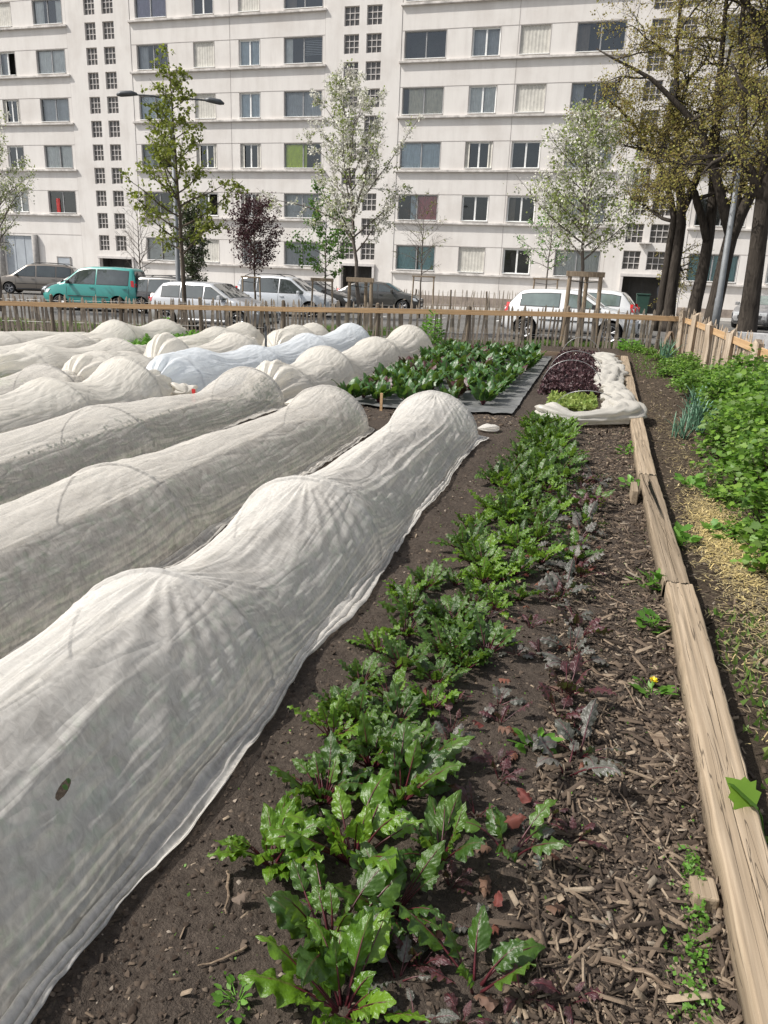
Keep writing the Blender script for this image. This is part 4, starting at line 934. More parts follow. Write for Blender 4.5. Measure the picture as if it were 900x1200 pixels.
for i, (x, y, s, k) in enumerate([(1.52, 3.9, .9, 4), (1.30, 5.1, 1.0, 4), (1.55, 4.9, 1.1, 0), (1.45, 5.9, 1.0, 1), (1.62, 6.6, 1.15, 2), (1.44, 7.1, 1.0, 0), (1.7, 7.7, 1.15, 3), (1.55, 8.4, 1.05, 1), (1.9, 8.6, 1.2, 2), (1.8, 9.4, 1.15, 0), (2.0, 10.3, 1.2, 1), (1.72, 10.6, 1.0, 2), (2.05, 11.4, 1.1, 3), (1.75, 11.7, .9, 0), (1.95, 12.6, .95, 1), (1.55, 12.9, .75, 2), (1.85, 13.8, .8, 0), (1.45, 14.0, .75, 4), (1.65, 15.0, .75, 1), (1.35, 15.6, .8, 5), (1.75, 16.3, .7, 2), (1.45, 17.0, .8, 4), (1.7, 18.0, .75, 5), (1.3, 18.6, .7, 4), (1.65, 19.6, .8, 5), (1.25, 20.2, .7, 5), (.95, 20.6, .7, 4), (1.15, 6.6, .55, 5), (1.16, 5.6, .6, 4), (1.3, 4.2, .7, 5), (1.95, 7.0, 1.2, 3), (2.0, 5.8, 1.2, 2), (2.2, 9.6, 1.3, 3), (1.9, 4.6, 1.1, 1)]):
    nm, a, b = (shr + shrS)[k]
    sh = put_plant((nm, a, b), x, y, 0, rng.uniform(0, 6.28), s, 'leafy green bramble shrub among the others along the right fence', 'shrub', 'bramble shrubs along the right fence')
    sh.scale = (s, s, s * (.92 + .28 * max(0, min(1, (x - 1.45) / .5)) * (1 if y < 13 else .3)))
def leek(n, label, x, y, sc=1.0, grp='clumps of leeks by the path'):
    r = np.random.default_rng(int(x * 100 + y * 10)); specs = []
    for i in range(n):
        az = r.uniform(0, 6.28); L = r.uniform(.28, .45); e0 = r.uniform(1.1, 1.5)
        specs.append(dict(L=L, Wd=.028, Lp=.05, az=az, e0=e0, e1=e0 - r.uniform(0, 1.0), seed=int(r.integers(1, 999)), nu=8, nv=3, wav=.001, cup=.5, curl=r.uniform(0, 1.2), shape=(.35, .5), base=(r.normal(0, .06), r.normal(0, .10), 0), pr=.008))
    p = plant_proto('leek_clump', specs, 'leek', 'leek'); put_plant(p, x, y, 0, 0, sc, label, 'leek', grp)
leek(34, 'tall clump of blue green leeks nearest the path', 1.28, 9.9); leek(26, 'clump of blue green leeks just behind the tallest clump', 1.42, 11.2, 1.0); leek(20, 'sparse leek clump in front of the tall leeks', 1.05, 9.3, .7); leek(24, 'distant leek clump by the fence corner', 1.55, 18.9, 1.2)
# rank herbs against the back fence
for x, yo, n, h, lb in [(-4.15, -.45, 260, .85, 'tall leafy self sown herb standing between cream tunnel and chard'), (-6.3, -.35, 160, .40, 'low green weeds at the fence behind the tunnels'), (-11.6, .35, 120, .5, 'green weed patch outside the fence below the silver hatchback wheel'), (.8, -.35, 120, .35, 'weeds at the fence foot beside the timber end')]:
    a = herb('tall_herb', lb, x, fence_y(x) + yo, n, .26, h, (.07, .13)); a.location.z = float(gh(x))
def grass(name, pts, n, h, mat='grass'):
    P = []
    for (x0, y0, x1, y1) in pts:
        k = int(n / len(pts)); t = rng.random(k); P.append(np.stack([x0 + (x1 - x0) * rng.random(k), np.zeros(k), np.zeros(k)], 1)); q = P[-1]; q[:, 1] = np.array([y0 + (y1 - y0) * v for v in t]) + (fence_y(q[:, 0]) if name != 'path_grass' else 0); q[:, 2] = gh(q[:, 0]) - (.03 if name != 'path_grass' else 0)
    P = np.concatenate(P); D = rdir(len(P), 1.6)
    tag(scatter(name, [(-.5, 0, 0), (.5, 0, 0), (.05, 1, .1)], [[(0, 1, 2)]], P, D, rdir(len(P)), rng.uniform(.4, 1.2, len(P)) * h, M[mat], W=np.full(len(P), .022)), kind='stuff')
grass('verge_grass', [(-24, 1.6, -12.5, 4.2), (-9, 2.4, -5.6, 5.5), (-19, .1, 2.0, .5), (-2, .3, 2, .8)], 15000, .16)
sheet('grass_verge', np.linspace(-24, -12.5, 12), np.linspace(18.9, 23.5, 12), lambda x, y: gh(x) - .06 + 0 * y, M['earth'])
grass('path_grass', [(.74, 1.8, 1.05, 4.2), (1.0, 5.0, 1.35, 8.0), (.8, 15.0, 1.3, 20.5)], 1300, .05)
# ------------------------------------------------------------------ apartment building (local: x along the facade, y into it, z up)
broot = empty('apartment_building', (.0421826 * 45, .9991099 * 45, 0), 'long off white apartment block with rows of windows and grid windowed stair bays', 'building', None, math.atan2(-.0421826, .9991099))
PIT = 2.71; NF = 7; TOP = 1.68 + PIT * NF + .25
def wall_grid(mb, s0, s1, z0, z1, holes, y=0.0, depth=.20):
    ss = sorted({s0, s1, *[h[0] for h in holes], *[h[1] for h in holes]}); zs = sorted({z0, z1, *[h[2] for h in holes], *[h[3] for h in holes]})
    ss = [s for s in ss if s0 <= s <= s1]; zs = [z for z in zs if z0 <= z <= z1]
    for a, b in zip(ss[:-1], ss[1:]):
        for c, d in zip(zs[:-1], zs[1:]):
            ms, mz = (a + b) / 2, (c + d) / 2
            if any(h[0] < ms < h[1] and h[2] < mz < h[3] for h in holes): continue
            mb.add([(a, y, c), (b, y, c), (b, y, d), (a, y, d)], [(0, 1, 2, 3)])
    for a, b, c, d in holes:
        D = y + depth
        mb.add([(a, y, c), (a, D, c), (a, D, d), (a, y, d)], [(0, 1, 2, 3)]); mb.add([(b, y, c), (b, y, d), (b, D, d), (b, D, c)], [(0, 1, 2, 3)])
        mb.add([(a, y, c), (b, y, c), (b, D, c), (a, D, c)], [(0, 1, 2, 3)]); mb.add([(a, y, d), (a, D, d), (b, D, d), (b, y, d)], [(0, 1, 2, 3)])
SECT = [(-49.2, -35.4, [(-46.6, -44.4, 'w'), (-43.6, -42.3, 's'), (-40.72, -39.46, 's'), (-37.8, -35.68, 'w')]),
        (-30.9, -18.35, [(-30.5, -28.4, 'w'), (-26.66, -25.3, 's'), (-23.7, -22.38, 's'), (-20.86, -18.54, 'w')]),
        (-13.95, -2.05, [(-13.76, -11.46, 'w'), (-10.06, -8.57, 's'), (-7.53, -6.0, 's'), (-4.68, -2.3, 'w')]),
        (1.95, 13.6, [(2.2, 4.6, 'w'), (6.0, 7.45, 's'), (8.6, 10.1, 's'), (11.2, 13.4, 'w')])]
TOWERS = [(-35.4, -30.9, (-34.07, -33.3), (-32.8, -32.0)), (-18.35, -13.95, (-17.25, -16.38), (-15.95, -15.08)), (-2.05, 1.95, (-1.12, -.23), (.10, 1.02))]
mb = MB(); mj = MB(); ml = MB(); mi = MB(); wins = []
for si, (s0, s1, cols) in enumerate(SECT):
    holes = []
    for k in range(NF):
        for ci, (a, b, t) in enumerate(cols):
            if si == 0 and k == 0: continue
            h = (a, b, 1.81 + PIT * k, 3.155 + PIT * k); holes.append(h); wins.append((h, t, si, ci, k))
    if si == 0: holes += [(-45.6, -42.2, .05, 3.05), (-41.75, -39.35, .05, 3.05)]
    wall_grid(mb, s0, s1, -.35, TOP, holes)
    for k in range(NF + 1):
        z = 1.68 + PIT * k
        if si == 0 and k == 0: continue
        ml.box(((s0 + s1) / 2, -.075, z), (s1 - s0 + .14, .17, .11))
        if k < NF: mj.box(((s0 + s1) / 2, -.004, 3.19 + PIT * k), (s1 - s0, .012, .022))
    if si == 0: mj.box(((s0 + s1) / 2, -.004, 3.19), (s1 - s0, .012, .03))
    edges = sorted({e for a, b, t in cols for e in (a - .02, b + .02)})
    for k in range(NF):
        if si == 0 and k == 0: continue
        for e in edges: mj.box((e, -.003, 2.48 + PIT * k), (.016, .010, 1.42))
    for e in (s0 + .01, (s0 + s1) / 2 + .35, s1 - .01): mj.box((e, -.0035, TOP / 2), (.02, .011, TOP))
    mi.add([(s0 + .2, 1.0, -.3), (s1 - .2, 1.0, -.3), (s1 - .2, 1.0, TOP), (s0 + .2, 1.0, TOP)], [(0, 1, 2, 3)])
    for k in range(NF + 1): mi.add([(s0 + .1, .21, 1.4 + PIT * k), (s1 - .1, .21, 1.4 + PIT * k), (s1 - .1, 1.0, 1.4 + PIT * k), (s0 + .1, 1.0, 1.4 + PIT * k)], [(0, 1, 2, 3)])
swins = []
for ti, (s0, s1, c1, c2) in enumerate(TOWERS):
    holes = []
    for k in range(13):
        for c in (c1, c2):
            h = (c[0], c[1], 2.28 + 1.345 * k, 3.23 + 1.345 * k); holes.append(h); swins.append(h)
    door = [(-34.05, -31.6, -.2, 1.80), (-17.10, -15.18, -.2, 1.92), (-.98, 1.14, -.2, 1.93)][ti]
    wall_grid(mb, s0, s1, -.35, TOP, holes + [door], y=-.02, depth=.22)
    for s in (s0, s1):
        mb.add([(s, -.02, -.35), (s, .05, -.35), (s, .05, TOP), (s, -.02, TOP)], [(0, 1, 2, 3)])
mb.box((-17.8, 5.1, TOP + .1), (63, 10.6, .2)); mb.box((-17.8, 10.2, TOP / 2 - .2), (62.8, .2, TOP)); mb.box((-49.3, 5.2, TOP / 2 - .2), (.2, 10.2, TOP)); mb.box((13.7, 5.2, TOP / 2 - .2), (.2, 10.2, TOP))
mb.build('wall', M['facade'], broot); ml_o = bevel(ml.build('ledges', M['ledge'], broot), .012); mj.build('panel_joints', M['joint'], broot); mi.build('interior', M['darkroom'], broot)
mb = MB()
for s0, s1 in ((-30.9, -18.35), (-13.95, -2.05), (1.95, 13.6)): mb.box(((s0 + s1) / 2, -.01, .05), (s1 - s0, .05, .82))
mb.build('plinth', M['plinth'], broot)
SPEC = {(2, 0, 0): 'teal', (2, 0, 1): 'pinkhalf', (1, 3, 2): 'limehalf', (1, 0, 5): 'lilac', (3, 0, 0): 'teal', (2, 0, 2): 'blue', (2, 0, 3): 'greyside', (1, 3, 0): 'grey', (1, 3, 4): 'blinds', (1, 3, 3): 'greydim', (2, 0, 4): 'dim',
        (2, 3, 4): 'dim', (2, 3, 3): 'dim', (0, 3, 2): 'white', (0, 3, 1): 'redcloth', (0, 3, 3): 'greydim', (0, 3, 4): 'white', (1, 1, 4): 'shut', (1, 2, 5): 'shut', (1, 1, 0): 'shut', (1, 1, 3): 'shut', (2, 2, 4): 'shut', (2, 2, 3): 'shut', (2, 1, 0): 'shut', (2, 2, 5): 'shut',
        (1, 2, 2): 'shuthalf', (2, 1, 2): 'shuthalf', (1, 1, 2): 'shuthalf', (0, 2, 4): 'open', (1, 0, 4): 'dim', (2, 1, 1): 'open', (2, 2, 1): 'open', (2, 2, 0): 'open', (2, 1, 4): 'greydim', (2, 1, 3): 'white', (1, 2, 4): 'blue', (1, 2, 3): 'blue', (2, 3, 0): 'white', (0, 2, 3): 'shuthalf', (0, 2, 5): 'shut'}
def curtain_mesh(a, b, z0, z1, y, seed):
    r = np.random.default_rng(seed); n = max(10, int((b - a) / .035)); x = np.linspace(a, b, n)
    yy = y + .022 * np.sin(x * r.uniform(38, 60) + 2 * vn(x * 3, x * 0, seed)) + .012 * vn(x * 8, x * 0, seed + 2)
    V = np.concatenate([np.stack([x, yy, np.full(n, z0)], 1), np.stack([x, yy, np.full(n, z1)], 1)])
    return mesh_np('curtain', V, np.array([(i, i + 1, n + i + 1, n + i) for i in range(n - 1)]), smooth=True)
for h, t, si, ci, k in wins:
    a, b, z0, z1 = h; sp = SPEC.get((si, ci, k)); r = np.random.default_rng(si * 97 + ci * 13 + k)
    if sp is None: sp = r.choice(['white', 'cream', 'grey', 'open', 'blue', 'dim', 'whitehalf', 'shuthalf'] if t == 's' else ['white', 'cream', 'dim', 'greydim', 'whitehalf', 'blue', 'open'])
    fm = 'framegrey' if t == 'w' else 'framewhite'; fy = .13; fw = .05 if t == 'w' else .075
    mb = MB(); mb.box(((a + b) / 2, fy, z0 + fw / 2), (b - a, .06, fw)); mb.box(((a + b) / 2, fy, z1 - fw / 2), (b - a, .06, fw))
    mb.box((a + fw / 2, fy, (z0 + z1) / 2), (fw, .062, z1 - z0 - 2 * fw)); mb.box((b - fw / 2, fy, (z0 + z1) / 2), (fw, .062, z1 - z0 - 2 * fw))
    mid = (a + b) / 2 + (0 if t == 's' else r.uniform(-.06, .06)); mb.box((mid, fy, (z0 + z1) / 2), (fw * 1.2, .064, z1 - z0 - 2 * fw))
    mb.m = 1; mb.box(((a + b) / 2, .02, z0 + .018), (b - a - .01, .20, .035))
    w = mb.build('window', [M[fm], M['framewhite']], broot)
    if sp == 'shut':
        n = 8; xs_ = np.linspace(a + .03, b - .03, n * 3 + 1); yy = .085 + .018 * (np.arange(n * 3 + 1) % 3 == 1)
        V = np.concatenate([np.stack([xs_, yy, np.full_like(xs_, z0 + .04)], 1), np.stack([xs_, yy, np.full_like(xs_, z1 - .03)], 1)]); m_ = len(xs_)
        link('shutter', mesh_np('shutter', V, np.array([(i, i + 1, m_ + i + 1, m_ + i) for i in range(m_ - 1)])), M['shutter'], w); continue
    if sp == 'shuthalf':
        for s, e in ((a, .22), (b, -.22)):
            mb = MB()
            for q in range(3): mb.box((s + e * (.2 + .36 * q), .07 + .02 * (q % 2), (z0 + z1) / 2), (.075, .02, z1 - z0 - .08), rz=.35 * (1 if q % 2 else -1))
            mb.build('shutter', M['shutter'], w)
    for x0, x1 in ((a + fw, mid - fw * .6), (mid + fw * .6, b - fw)):
        if sp == 'open' and x0 > mid - .2 and si != 2: continue
        mb = MB(); mb.add([(x0, fy, z0 + fw), (x1, fy, z0 + fw), (x1, fy, z1 - fw), (x0, fy, z1 - fw)], [(0, 1, 2, 3)]); mb.build('pane', M['pane'], w)
    def cur(c, x0, x1, zz0=z0 + .03, y=.24): link('curtain', curtain_mesh(x0, x1, zz0, z1 - .02, y, int(abs(a * 10)) + k), M['c_' + c], w)
    if sp in ('white', 'cream', 'grey', 'blue', 'teal', 'lilac'):
        g = r.uniform(-.08, .12)
        cur(sp, a, mid - max(0, g)); cur(sp, mid + max(0, g), b)
    elif sp == 'whitehalf': cur('white', a, a + (b - a) * .3); cur('white', b - (b - a) * .28, b)
    elif sp == 'limehalf': cur('lime', a, a + (b - a) * .58)
    elif sp == 'pinkhalf': cur('pink', mid, b); cur('blue', a + (b - a) * .3, mid)
    elif sp == 'greyside': cur('cream', a + .3, b)
    elif sp == 'greydim': cur('grey', a, b, y=.34)
    elif sp == 'blinds':
        mb = MB()
        for q in range(9): mb.box((a + (b - a) * .72, .26, z0 + .5 + q * .085), ((b - a) * .5, .05, .02), tilt=(.5, 0))
        mb.build('curtain', M['c_grey'], w); cur('white', a, a + .45)
    elif sp == 'redcloth': link('curtain', curtain_mesh(a + .5, a + .8, z0, z0 + .9, .10, 5), M['redlens'], w)
    elif sp in ('dim', 'open'):
        if r.random() < .6: cur('brown' if r.random() < .4 else 'grey', a, a + (b - a) * .25, y=.4)
for a, b, z0, z1 in swins:
    mb = MB(); fy = .10; nx = 3; t = .035
    for i in range(nx + 1): mb.box((a + t / 2 + (b - a - t) * i / nx, fy, (z0 + z1) / 2), (t, .07, z1 - z0))
    for i in range(nx + 1): mb.box(((a + b) / 2, fy + .001, z0 + t / 2 + (z1 - z0 - t) * i / nx), (b - a - .002, .066, t))
    w = mb.build('stair_window', M['muntin'], broot)
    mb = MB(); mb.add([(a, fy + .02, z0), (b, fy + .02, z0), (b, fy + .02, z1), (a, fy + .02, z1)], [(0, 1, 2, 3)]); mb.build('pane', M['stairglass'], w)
for ti, (a, b, z0, z1) in enumerate([(-34.05, -31.6, -.2, 1.80), (-17.10, -15.18, -.2, 1.92), (-.98, 1.14, -.2, 1.93)]):
    mb = MB()
    for s in (a - .07, b + .07): mb.box((s, -.07, (z0 + z1) / 2), (.13, .12, z1 - z0))
    mb.box(((a + b) / 2, -.075, z1 + .07), (b - a + .30, .14, .14)); mb.m = 1
    mb.add([(a, .9, z0), (b, .9, z0), (b, .9, z1), (a, .9, z1)], [(0, 1, 2, 3)]); mb.add([(a, .2, z1), (b, .2, z1), (b, .9, z1), (a, .9, z1)], [(0, 1, 2, 3)])
    for s in (a, b): mb.add([(s, .2, z0), (s, .9, z0), (s, .9, z1), (s, .2, z1)], [(0, 1, 2, 3)])
    mb.m = 2
    for s in (a + .35, (a + b) / 2, b - .35): mb.box((s, .6, (z0 + z1) / 2), (.05, .05, z1 - z0))
    mb.build('entrance', [M['muntin'], M['darkroom'], M['blackplastic']], broot)
for a, b in ((-45.6, -42.2), (-41.75, -39.35)):
    mb = MB(); mb.box(((a + b) / 2, .12, 1.55), (b - a, .05, 3.0))
    for q in (.33, .66): mb.box((a + (b - a) * q, .09, 1.55), (.03, .03, 3.0))
    mb.build('garage_door', M['garage'], broot)
for s in (-42.0, -39.1):
    mb = MB(); mb.tube([(s, -.12, -.3), (s, -.12, 3.12)], .20, 14); mb.build('column', M['greycol'], broot, True)
mb = MB(); mb.box((-36.95, -.02, .85), (.95, .04, 1.75)); mb.m = 1; mb.box((-37.46, -.03, .87), (.07, .06, 1.82)); mb.box((-36.44, -.03, .87), (.07, .06, 1.82)); mb.box((-36.95, -.03, 1.77), (1.09, .06, .07))
mb.build('service_door', [M['garage'], M['greycol']], broot)
mb = MB(); mb.box((0, 0, 0), (.62, .35, .06)); mb.box((0, .05, -.12), (.12, .2, .2)); mb.build('wall_lamp', M['ledge'], broot, loc=(-.08, -.2, 3.62))

# ------------------------------------------------------------------ cars
PROF = {
 'hatch': [(-.5, .50), (-.497, .72), (-.488, .90), (-.465, .97), (-.40, 1.27), (-.365, 1.39), (-.30, 1.435), (-.15, 1.46), (.0, 1.455), (.07, 1.43), (.245, 1.02), (.27, .985), (.38, .90), (.455, .78), (.487, .66), (.5, .48)],
 'van':   [(-.5, .50), (-.5, .80), (-.497, 1.05), (-.48, 1.45), (-.465, 1.70), (-.44, 1.77), (-.25, 1.81), (-.02, 1.80), (.08, 1.74), (.12, 1.66), (.27, 1.16), (.30, 1.11), (.40, 1.00), (.465, .86), (.49, .70), (.5, .48)],
 'mpv':   [(-.5, .50), (-.498, .75), (-.49, .95), (-.465, 1.15), (-.435, 1.45), (-.405, 1.57), (-.33, 1.63), (-.1, 1.66), (.05, 1.63), (.10, 1.585), (.265, 1.08), (.29, 1.04), (.39, .93), (.46, .80), (.49, .66), (.5, .48)],
 'sedan': [(-.5, .50), (-.498, .72), (-.48, .95), (-.44, 1.02), (-.30, 1.33), (-.22, 1.41), (-.05, 1.455), (.04, 1.43), (.09, 1.39), (.26, 1.0), (.285, .965), (.39, .88), (.465, .76), (.49, .64), (.5, .46)]}
def car(label, paintm, kind, L, Wd, H, loc, head, wins_, wb=.62, glass='carglass', rails=False, trim=True, wr=.31, detail=True):
    Pf = np.array(PROF[kind]); sc = H / Pf[:, 1].max(); px_, pz = Pf[:, 0] * L, Pf[:, 1] * sc
    xs_ = [];
    for i in range(len(px_) - 1):
        m = max(1, int(math.hypot(px_[i + 1] - px_[i], pz[i + 1] - pz[i]) / .085)); xs_ += list(np.linspace(px_[i], px_[i + 1], m, endpoint=False))
    xs_ = np.array(xs_ + [px_[-1]]); xs_ = np.unique(np.round(xs_, 4))
    zt = lambda x: np.interp(x, px_, pz); belt = .93 * sc if kind != 'van' else 1.06 * sc; tum = .30
    hw = lambda x: Wd / 2 * (1 - .16 * np.abs(2 * x / L) ** 5 - .03 * np.abs(2 * x / L) ** 2)
    zb = lambda x: .19 + .14 * np.clip((np.abs(2 * x / L) - .86) / .14, 0, 1) ** 1.5
    def section(x):
        w, t, b = float(hw(x)), float(zt(x)), float(zb(x)); up = max(0.0, t - belt); z5 = min(belt, t - .05)
        y5 = w * .955; y6 = y5 - tum * max(0, up - .06) - .03
        return [(0, b), (.82 * w, b), (.965 * w, b + .10), (w, .50), (.995 * w, .66), (.98 * w, z5 - .07), (y5, z5), (y6, max(t - .055, z5 + .015)), (y6 - .05, t - .02), (y6 * .55, t - .004), (0, t)]
    secs = [section(x) for x in xs_]; k = len(secs[0]); V = []; F = []
    ring = 2 * k - 2
    for x, s in zip(xs_, secs):
        V += [(x, y, z) for y, z in s] + [(x, -y, z) for y, z in s[-2:0:-1]]
    for i in range(len(xs_) - 1):
        for j in range(ring): F.append((i * ring + j, i * ring + (j + 1) % ring, (i + 1) * ring + (j + 1) % ring, (i + 1) * ring + j))
    F.append(tuple(reversed(range(ring)))); F.append(tuple((len(xs_) - 1) * ring + j for j in range(ring)))
    bm = bmesh.new(); vs = [bm.verts.new(v) for v in V]
    for f in F: bm.faces.new([vs[i] for i in f])
    bmesh.ops.recalc_face_normals(bm, faces=bm.faces)
    me = bpy.data.meshes.new('body'); bm.to_mesh(me); bm.free()
    z0 = float(gh(loc[0])) - .07
    root = empty('parked_car', (loc[0], loc[1], z0), label, 'car' if kind != 'van' else 'van', 'cars parked beyond the fence', math.radians(head))
    body = link('body', me, [M[paintm], M['blackplastic']], root)
    xw = (-wb / 2 * L * .98 - .01 * L, wb / 2 * L)
    cut = MB(); cut.m = 1
    for x in xw: cut.disc((x, 0, wr + .01), wr + .065, (0, 1, 0), Wd + .4, 28)
    co_ = cut.build('cutter', [M[paintm], M['blackplastic']]); co_.parent = root
    bm = bmesh.new(); bm.from_mesh(co_.data); bmesh.ops.recalc_face_normals(bm, faces=bm.faces); bm.to_mesh(co_.data); bm.free()
    # keep the middle of the body solid: only the outer 22 cm of each side is cut
    bo = body.modifiers.new('arch', 'BOOLEAN'); bo.object = co_; bo.operation = 'DIFFERENCE'; bo.solver = 'EXACT'
    dg = bpy.context.evaluated_depsgraph_get(); dg.update(); nm = bpy.data.meshes.new_from_object(body.evaluated_get(dg)); body.modifiers.clear(); body.data = nm; nm.name = 'body'
    bpy.data.objects.remove(co_)
    nm.polygons.foreach_set('use_smooth', [True] * len(nm.polygons))
    bm = bmesh.new(); bm.from_mesh(nm)
    for e in bm.edges:
        if len(e.link_faces) == 2 and e.calc_face_angle(0) > .75: e.smooth = False
    bm.to_mesh(nm); bm.free()
    mb = MB(); mb.box((0, 0, .36), (L * .8, Wd * .62, .34)); mb.build('underbody', M['blackplastic'], root)
    def sidey(x, z):
        s = section(x); zz = [q[1] for q in s[1:9]]; yy = [q[0] for q in s[1:9]]; return float(np.interp(z, zz, yy))
    def patch(nm_, poly, mat, off=.006, sides=(1, -1)):
        for sd in sides:
            pts = []
            for i in range(len(poly)):
                a, b = poly[i], poly[(i + 1) % len(poly)]; m = max(1, int(math.dist(a, b) / .10))
                for q in range(m): pts.append((a[0] + (b[0] - a[0]) * q / m, a[1] + (b[1] - a[1]) * q / m))
            vs_ = [(x, sd * (sidey(x, z) + off), z) for x, z in pts]; cx_ = sum(p[0] for p in pts) / len(pts); cz_ = sum(p[1] for p in pts) / len(pts)
            b_ = MB(); b_.add(vs_ + [(cx_, sd * (sidey(cx_, cz_) + off), cz_)], [(i, (i + 1) % len(vs_), len(vs_)) for i in range(len(vs_))]); b_.build(nm_, M[mat], root)
    for (x0, x1) in wins_:
        X0, X1 = x0 * L, x1 * L; lo = belt + .045; n_ = 7
        xx = np.linspace(X0, X1, n_); upz = [max(lo + .02, float(zt(x)) - .125) for x in xx]
        low = [(x, lo) for x in xx]; up = [(x - (.0 if i not in (0,) else 0), z) for i, (x, z) in enumerate(zip(xx, upz))]
        for nm_, mat_, off, g in (('window_seal', 'blackplastic', .004, .022), ('side_window', glass, .008, 0.0)):
            xg = np.linspace(X0 - g, X1 + g, 15); up_ = np.array([max(lo + .02, float(zt(min(max(x, X0), X1))) - .125) for x in xg]) + g; R_ = 7
            for sd in (1, -1):
                b_ = MB(); vs_ = []
                for x, u_ in zip(xg, up_):
                    for q in range(R_):
                        z = (lo - g) + (u_ - lo + g) * q / (R_ - 1); vs_.append((x, sd * (sidey(x, z) + off), z))
                b_.add(vs_, [(p_ * R_ + q, p_ * R_ + q + 1, (p_ + 1) * R_ + q + 1, (p_ + 1) * R_ + q) for p_ in range(14) for q in range(R_ - 1)]); b_.build(nm_, M[mat_], root, True)
    def screen(nm_, xa, xb):
        n_ = 9; V_, F_ = [], []
        for x in np.linspace(xa, xb, n_):
            s = section(x); ym = s[8][0] - .01
            for yq in np.linspace(-1, 1, 7): V_.append((x, yq * ym, float(np.interp(abs(yq * ym), [s[10][0], s[9][0], s[8][0]], [s[10][1], s[9][1], s[8][1]])) + .008))
        for i in range(n_ - 1):
            for j in range(6): F_.append((i * 7 + j, i * 7 + j + 1, i * 7 + 8 + j, i * 7 + 7 + j))
        b_ = MB(); b_.add([(x + (.006 if xa > 0 else -.006), y, z) for x, y, z in V_], F_); b_.build(nm_, M[glass], root, True)
    iw = {'hatch': (9, 10), 'van': (9, 10), 'mpv': (9, 10), 'sedan': (8, 9)}[kind]
    screen('windshield', px_[iw[0]] + .03, px_[iw[1]] - .03)
    ir = {'hatch': (3, 5), 'van': (2, 4), 'mpv': (3, 5), 'sedan': (3, 5)}[kind]
    screen('rear_window', px_[ir[0]] + .02, px_[ir[1]] - .01)
    # seams, sill and bumper trim
    seams = MB()
    for q in sorted({round(w_[0], 3) for w_ in wins_} | {round(wins_[-1][1], 3)}):
        x = q * L - .045
        if abs(x - xw[0]) < wr + .1 and q == wins_[0][0]: continue
        for sd in (1, -1):
            zz = np.linspace(.33, belt, 7); p = [(x, sd * (sidey(x, z) + .001), z) for z in zz]
            seams.tube(p, .006, 4)
    seams.build('door_seams', M['blackplastic'], root)
    for sd in (1, -1):
        mb = MB(); xx = np.linspace(xw[0] + wr + .10, xw[1] - wr - .10, 8)
        mb.tube([(x, sd * (sidey(x, .30) + .004), .30) for x in xx], .045, 6)
        if trim: mb.tube([(x, sd * (sidey(x, .60) + .004), .60) for x in xx], .018, 6)
        mb.build('side_trim', M['blackplastic'] if trim else M[paintm], root)
    for q in wins_[-2:]:
        for sd in (1, -1):
            x = q[0] * L + .12; mb = MB(); mb.box((x, sd * (sidey(x, belt - .10) + .015), belt - .10), (.17, .03, .03)); mb.build('door_handle', M[paintm], root)
    for sd in (1, -1):
        x = wins_[-1][1] * L - .16; mb = MB(); mb.box((x, sd * (Wd / 2 + .06), belt + .09), (.12, .17, .13), jit=.01); mb.box((x, sd * (Wd / 2 - .04), belt + .05), (.05, .10, .04)); bevel(mb.build('mirror', M['blackplastic'] if trim else M[paintm], root), .03, 3)
        x = .44 * L; zl = float(zt(x)) - .12
        patch('headlight', [(.405 * L, zl + .06), (.455 * L, zl + .03), (.482 * L, zl - .10), (.44 * L, zl - .10)], 'clearlens', .012, (sd,))
        mb = MB(); w_ = float(hw(.49 * L)); mb.box((.487 * L, sd * w_ * .72, zl - .05), (.05, w_ * .42, .13)); bevel(mb.build('headlamp_glass', M['clearlens'], root), .02)
        hz = belt - .02 if kind in ('hatch', 'sedan') else belt + .1
        patch('taillight', [(-.487 * L, hz - .13), (-.455 * L, hz - .10), (-.445 * L, hz + .13), (-.472 * L, hz + .13)], 'redlens', .010, (sd,))
        mb = MB(); w_ = float(hw(-.49 * L)); mb.box((-.492 * L, sd * w_ * .80, hz - .06), (.04, w_ * .22, .17 if kind != 'sedan' else .12)); bevel(mb.build('taillight', M['redlens'], root), .015, 3)
    mb = MB(); mb.box((.497 * L, 0, .50), (.03, Wd * .55, .16)); mb.box((.492 * L, 0, .30), (.05, Wd * .7, .10)); mb.m = 1; mb.box((.513 * L - .04, 0, .40), (.012, .50, .10)); mb.build('grille', [M['blackplastic'], M['plate']], root)
    mb = MB(); mb.box((-.5 * L, 0, .36), (.04, Wd * .72, .10)); mb.m = 1; mb.box((-.508 * L, 0, .62), (.012, .50, .11)); mb.build('rear_plate', [M['blackplastic'], M['plate']], root)
    if rails:
        mb = MB()
        for sd in (1, -1): mb.tube([(x * L, sd * (section(x * L)[8][0] + .02), float(zt(x * L)) + (.05 if -.37 < x < .0 else .0)) for x in np.linspace(-.38, .04, 9)], .018, 6)
        mb.build('roof_rail', M['blackplastic'], root)
    tv = [(wr, .035), (wr, -.035), (wr - .02, -.09), (wr - .09, -.10), (wr - .10, -.07), (wr - .10, .07), (wr - .09, .10), (wr - .02, .09)]
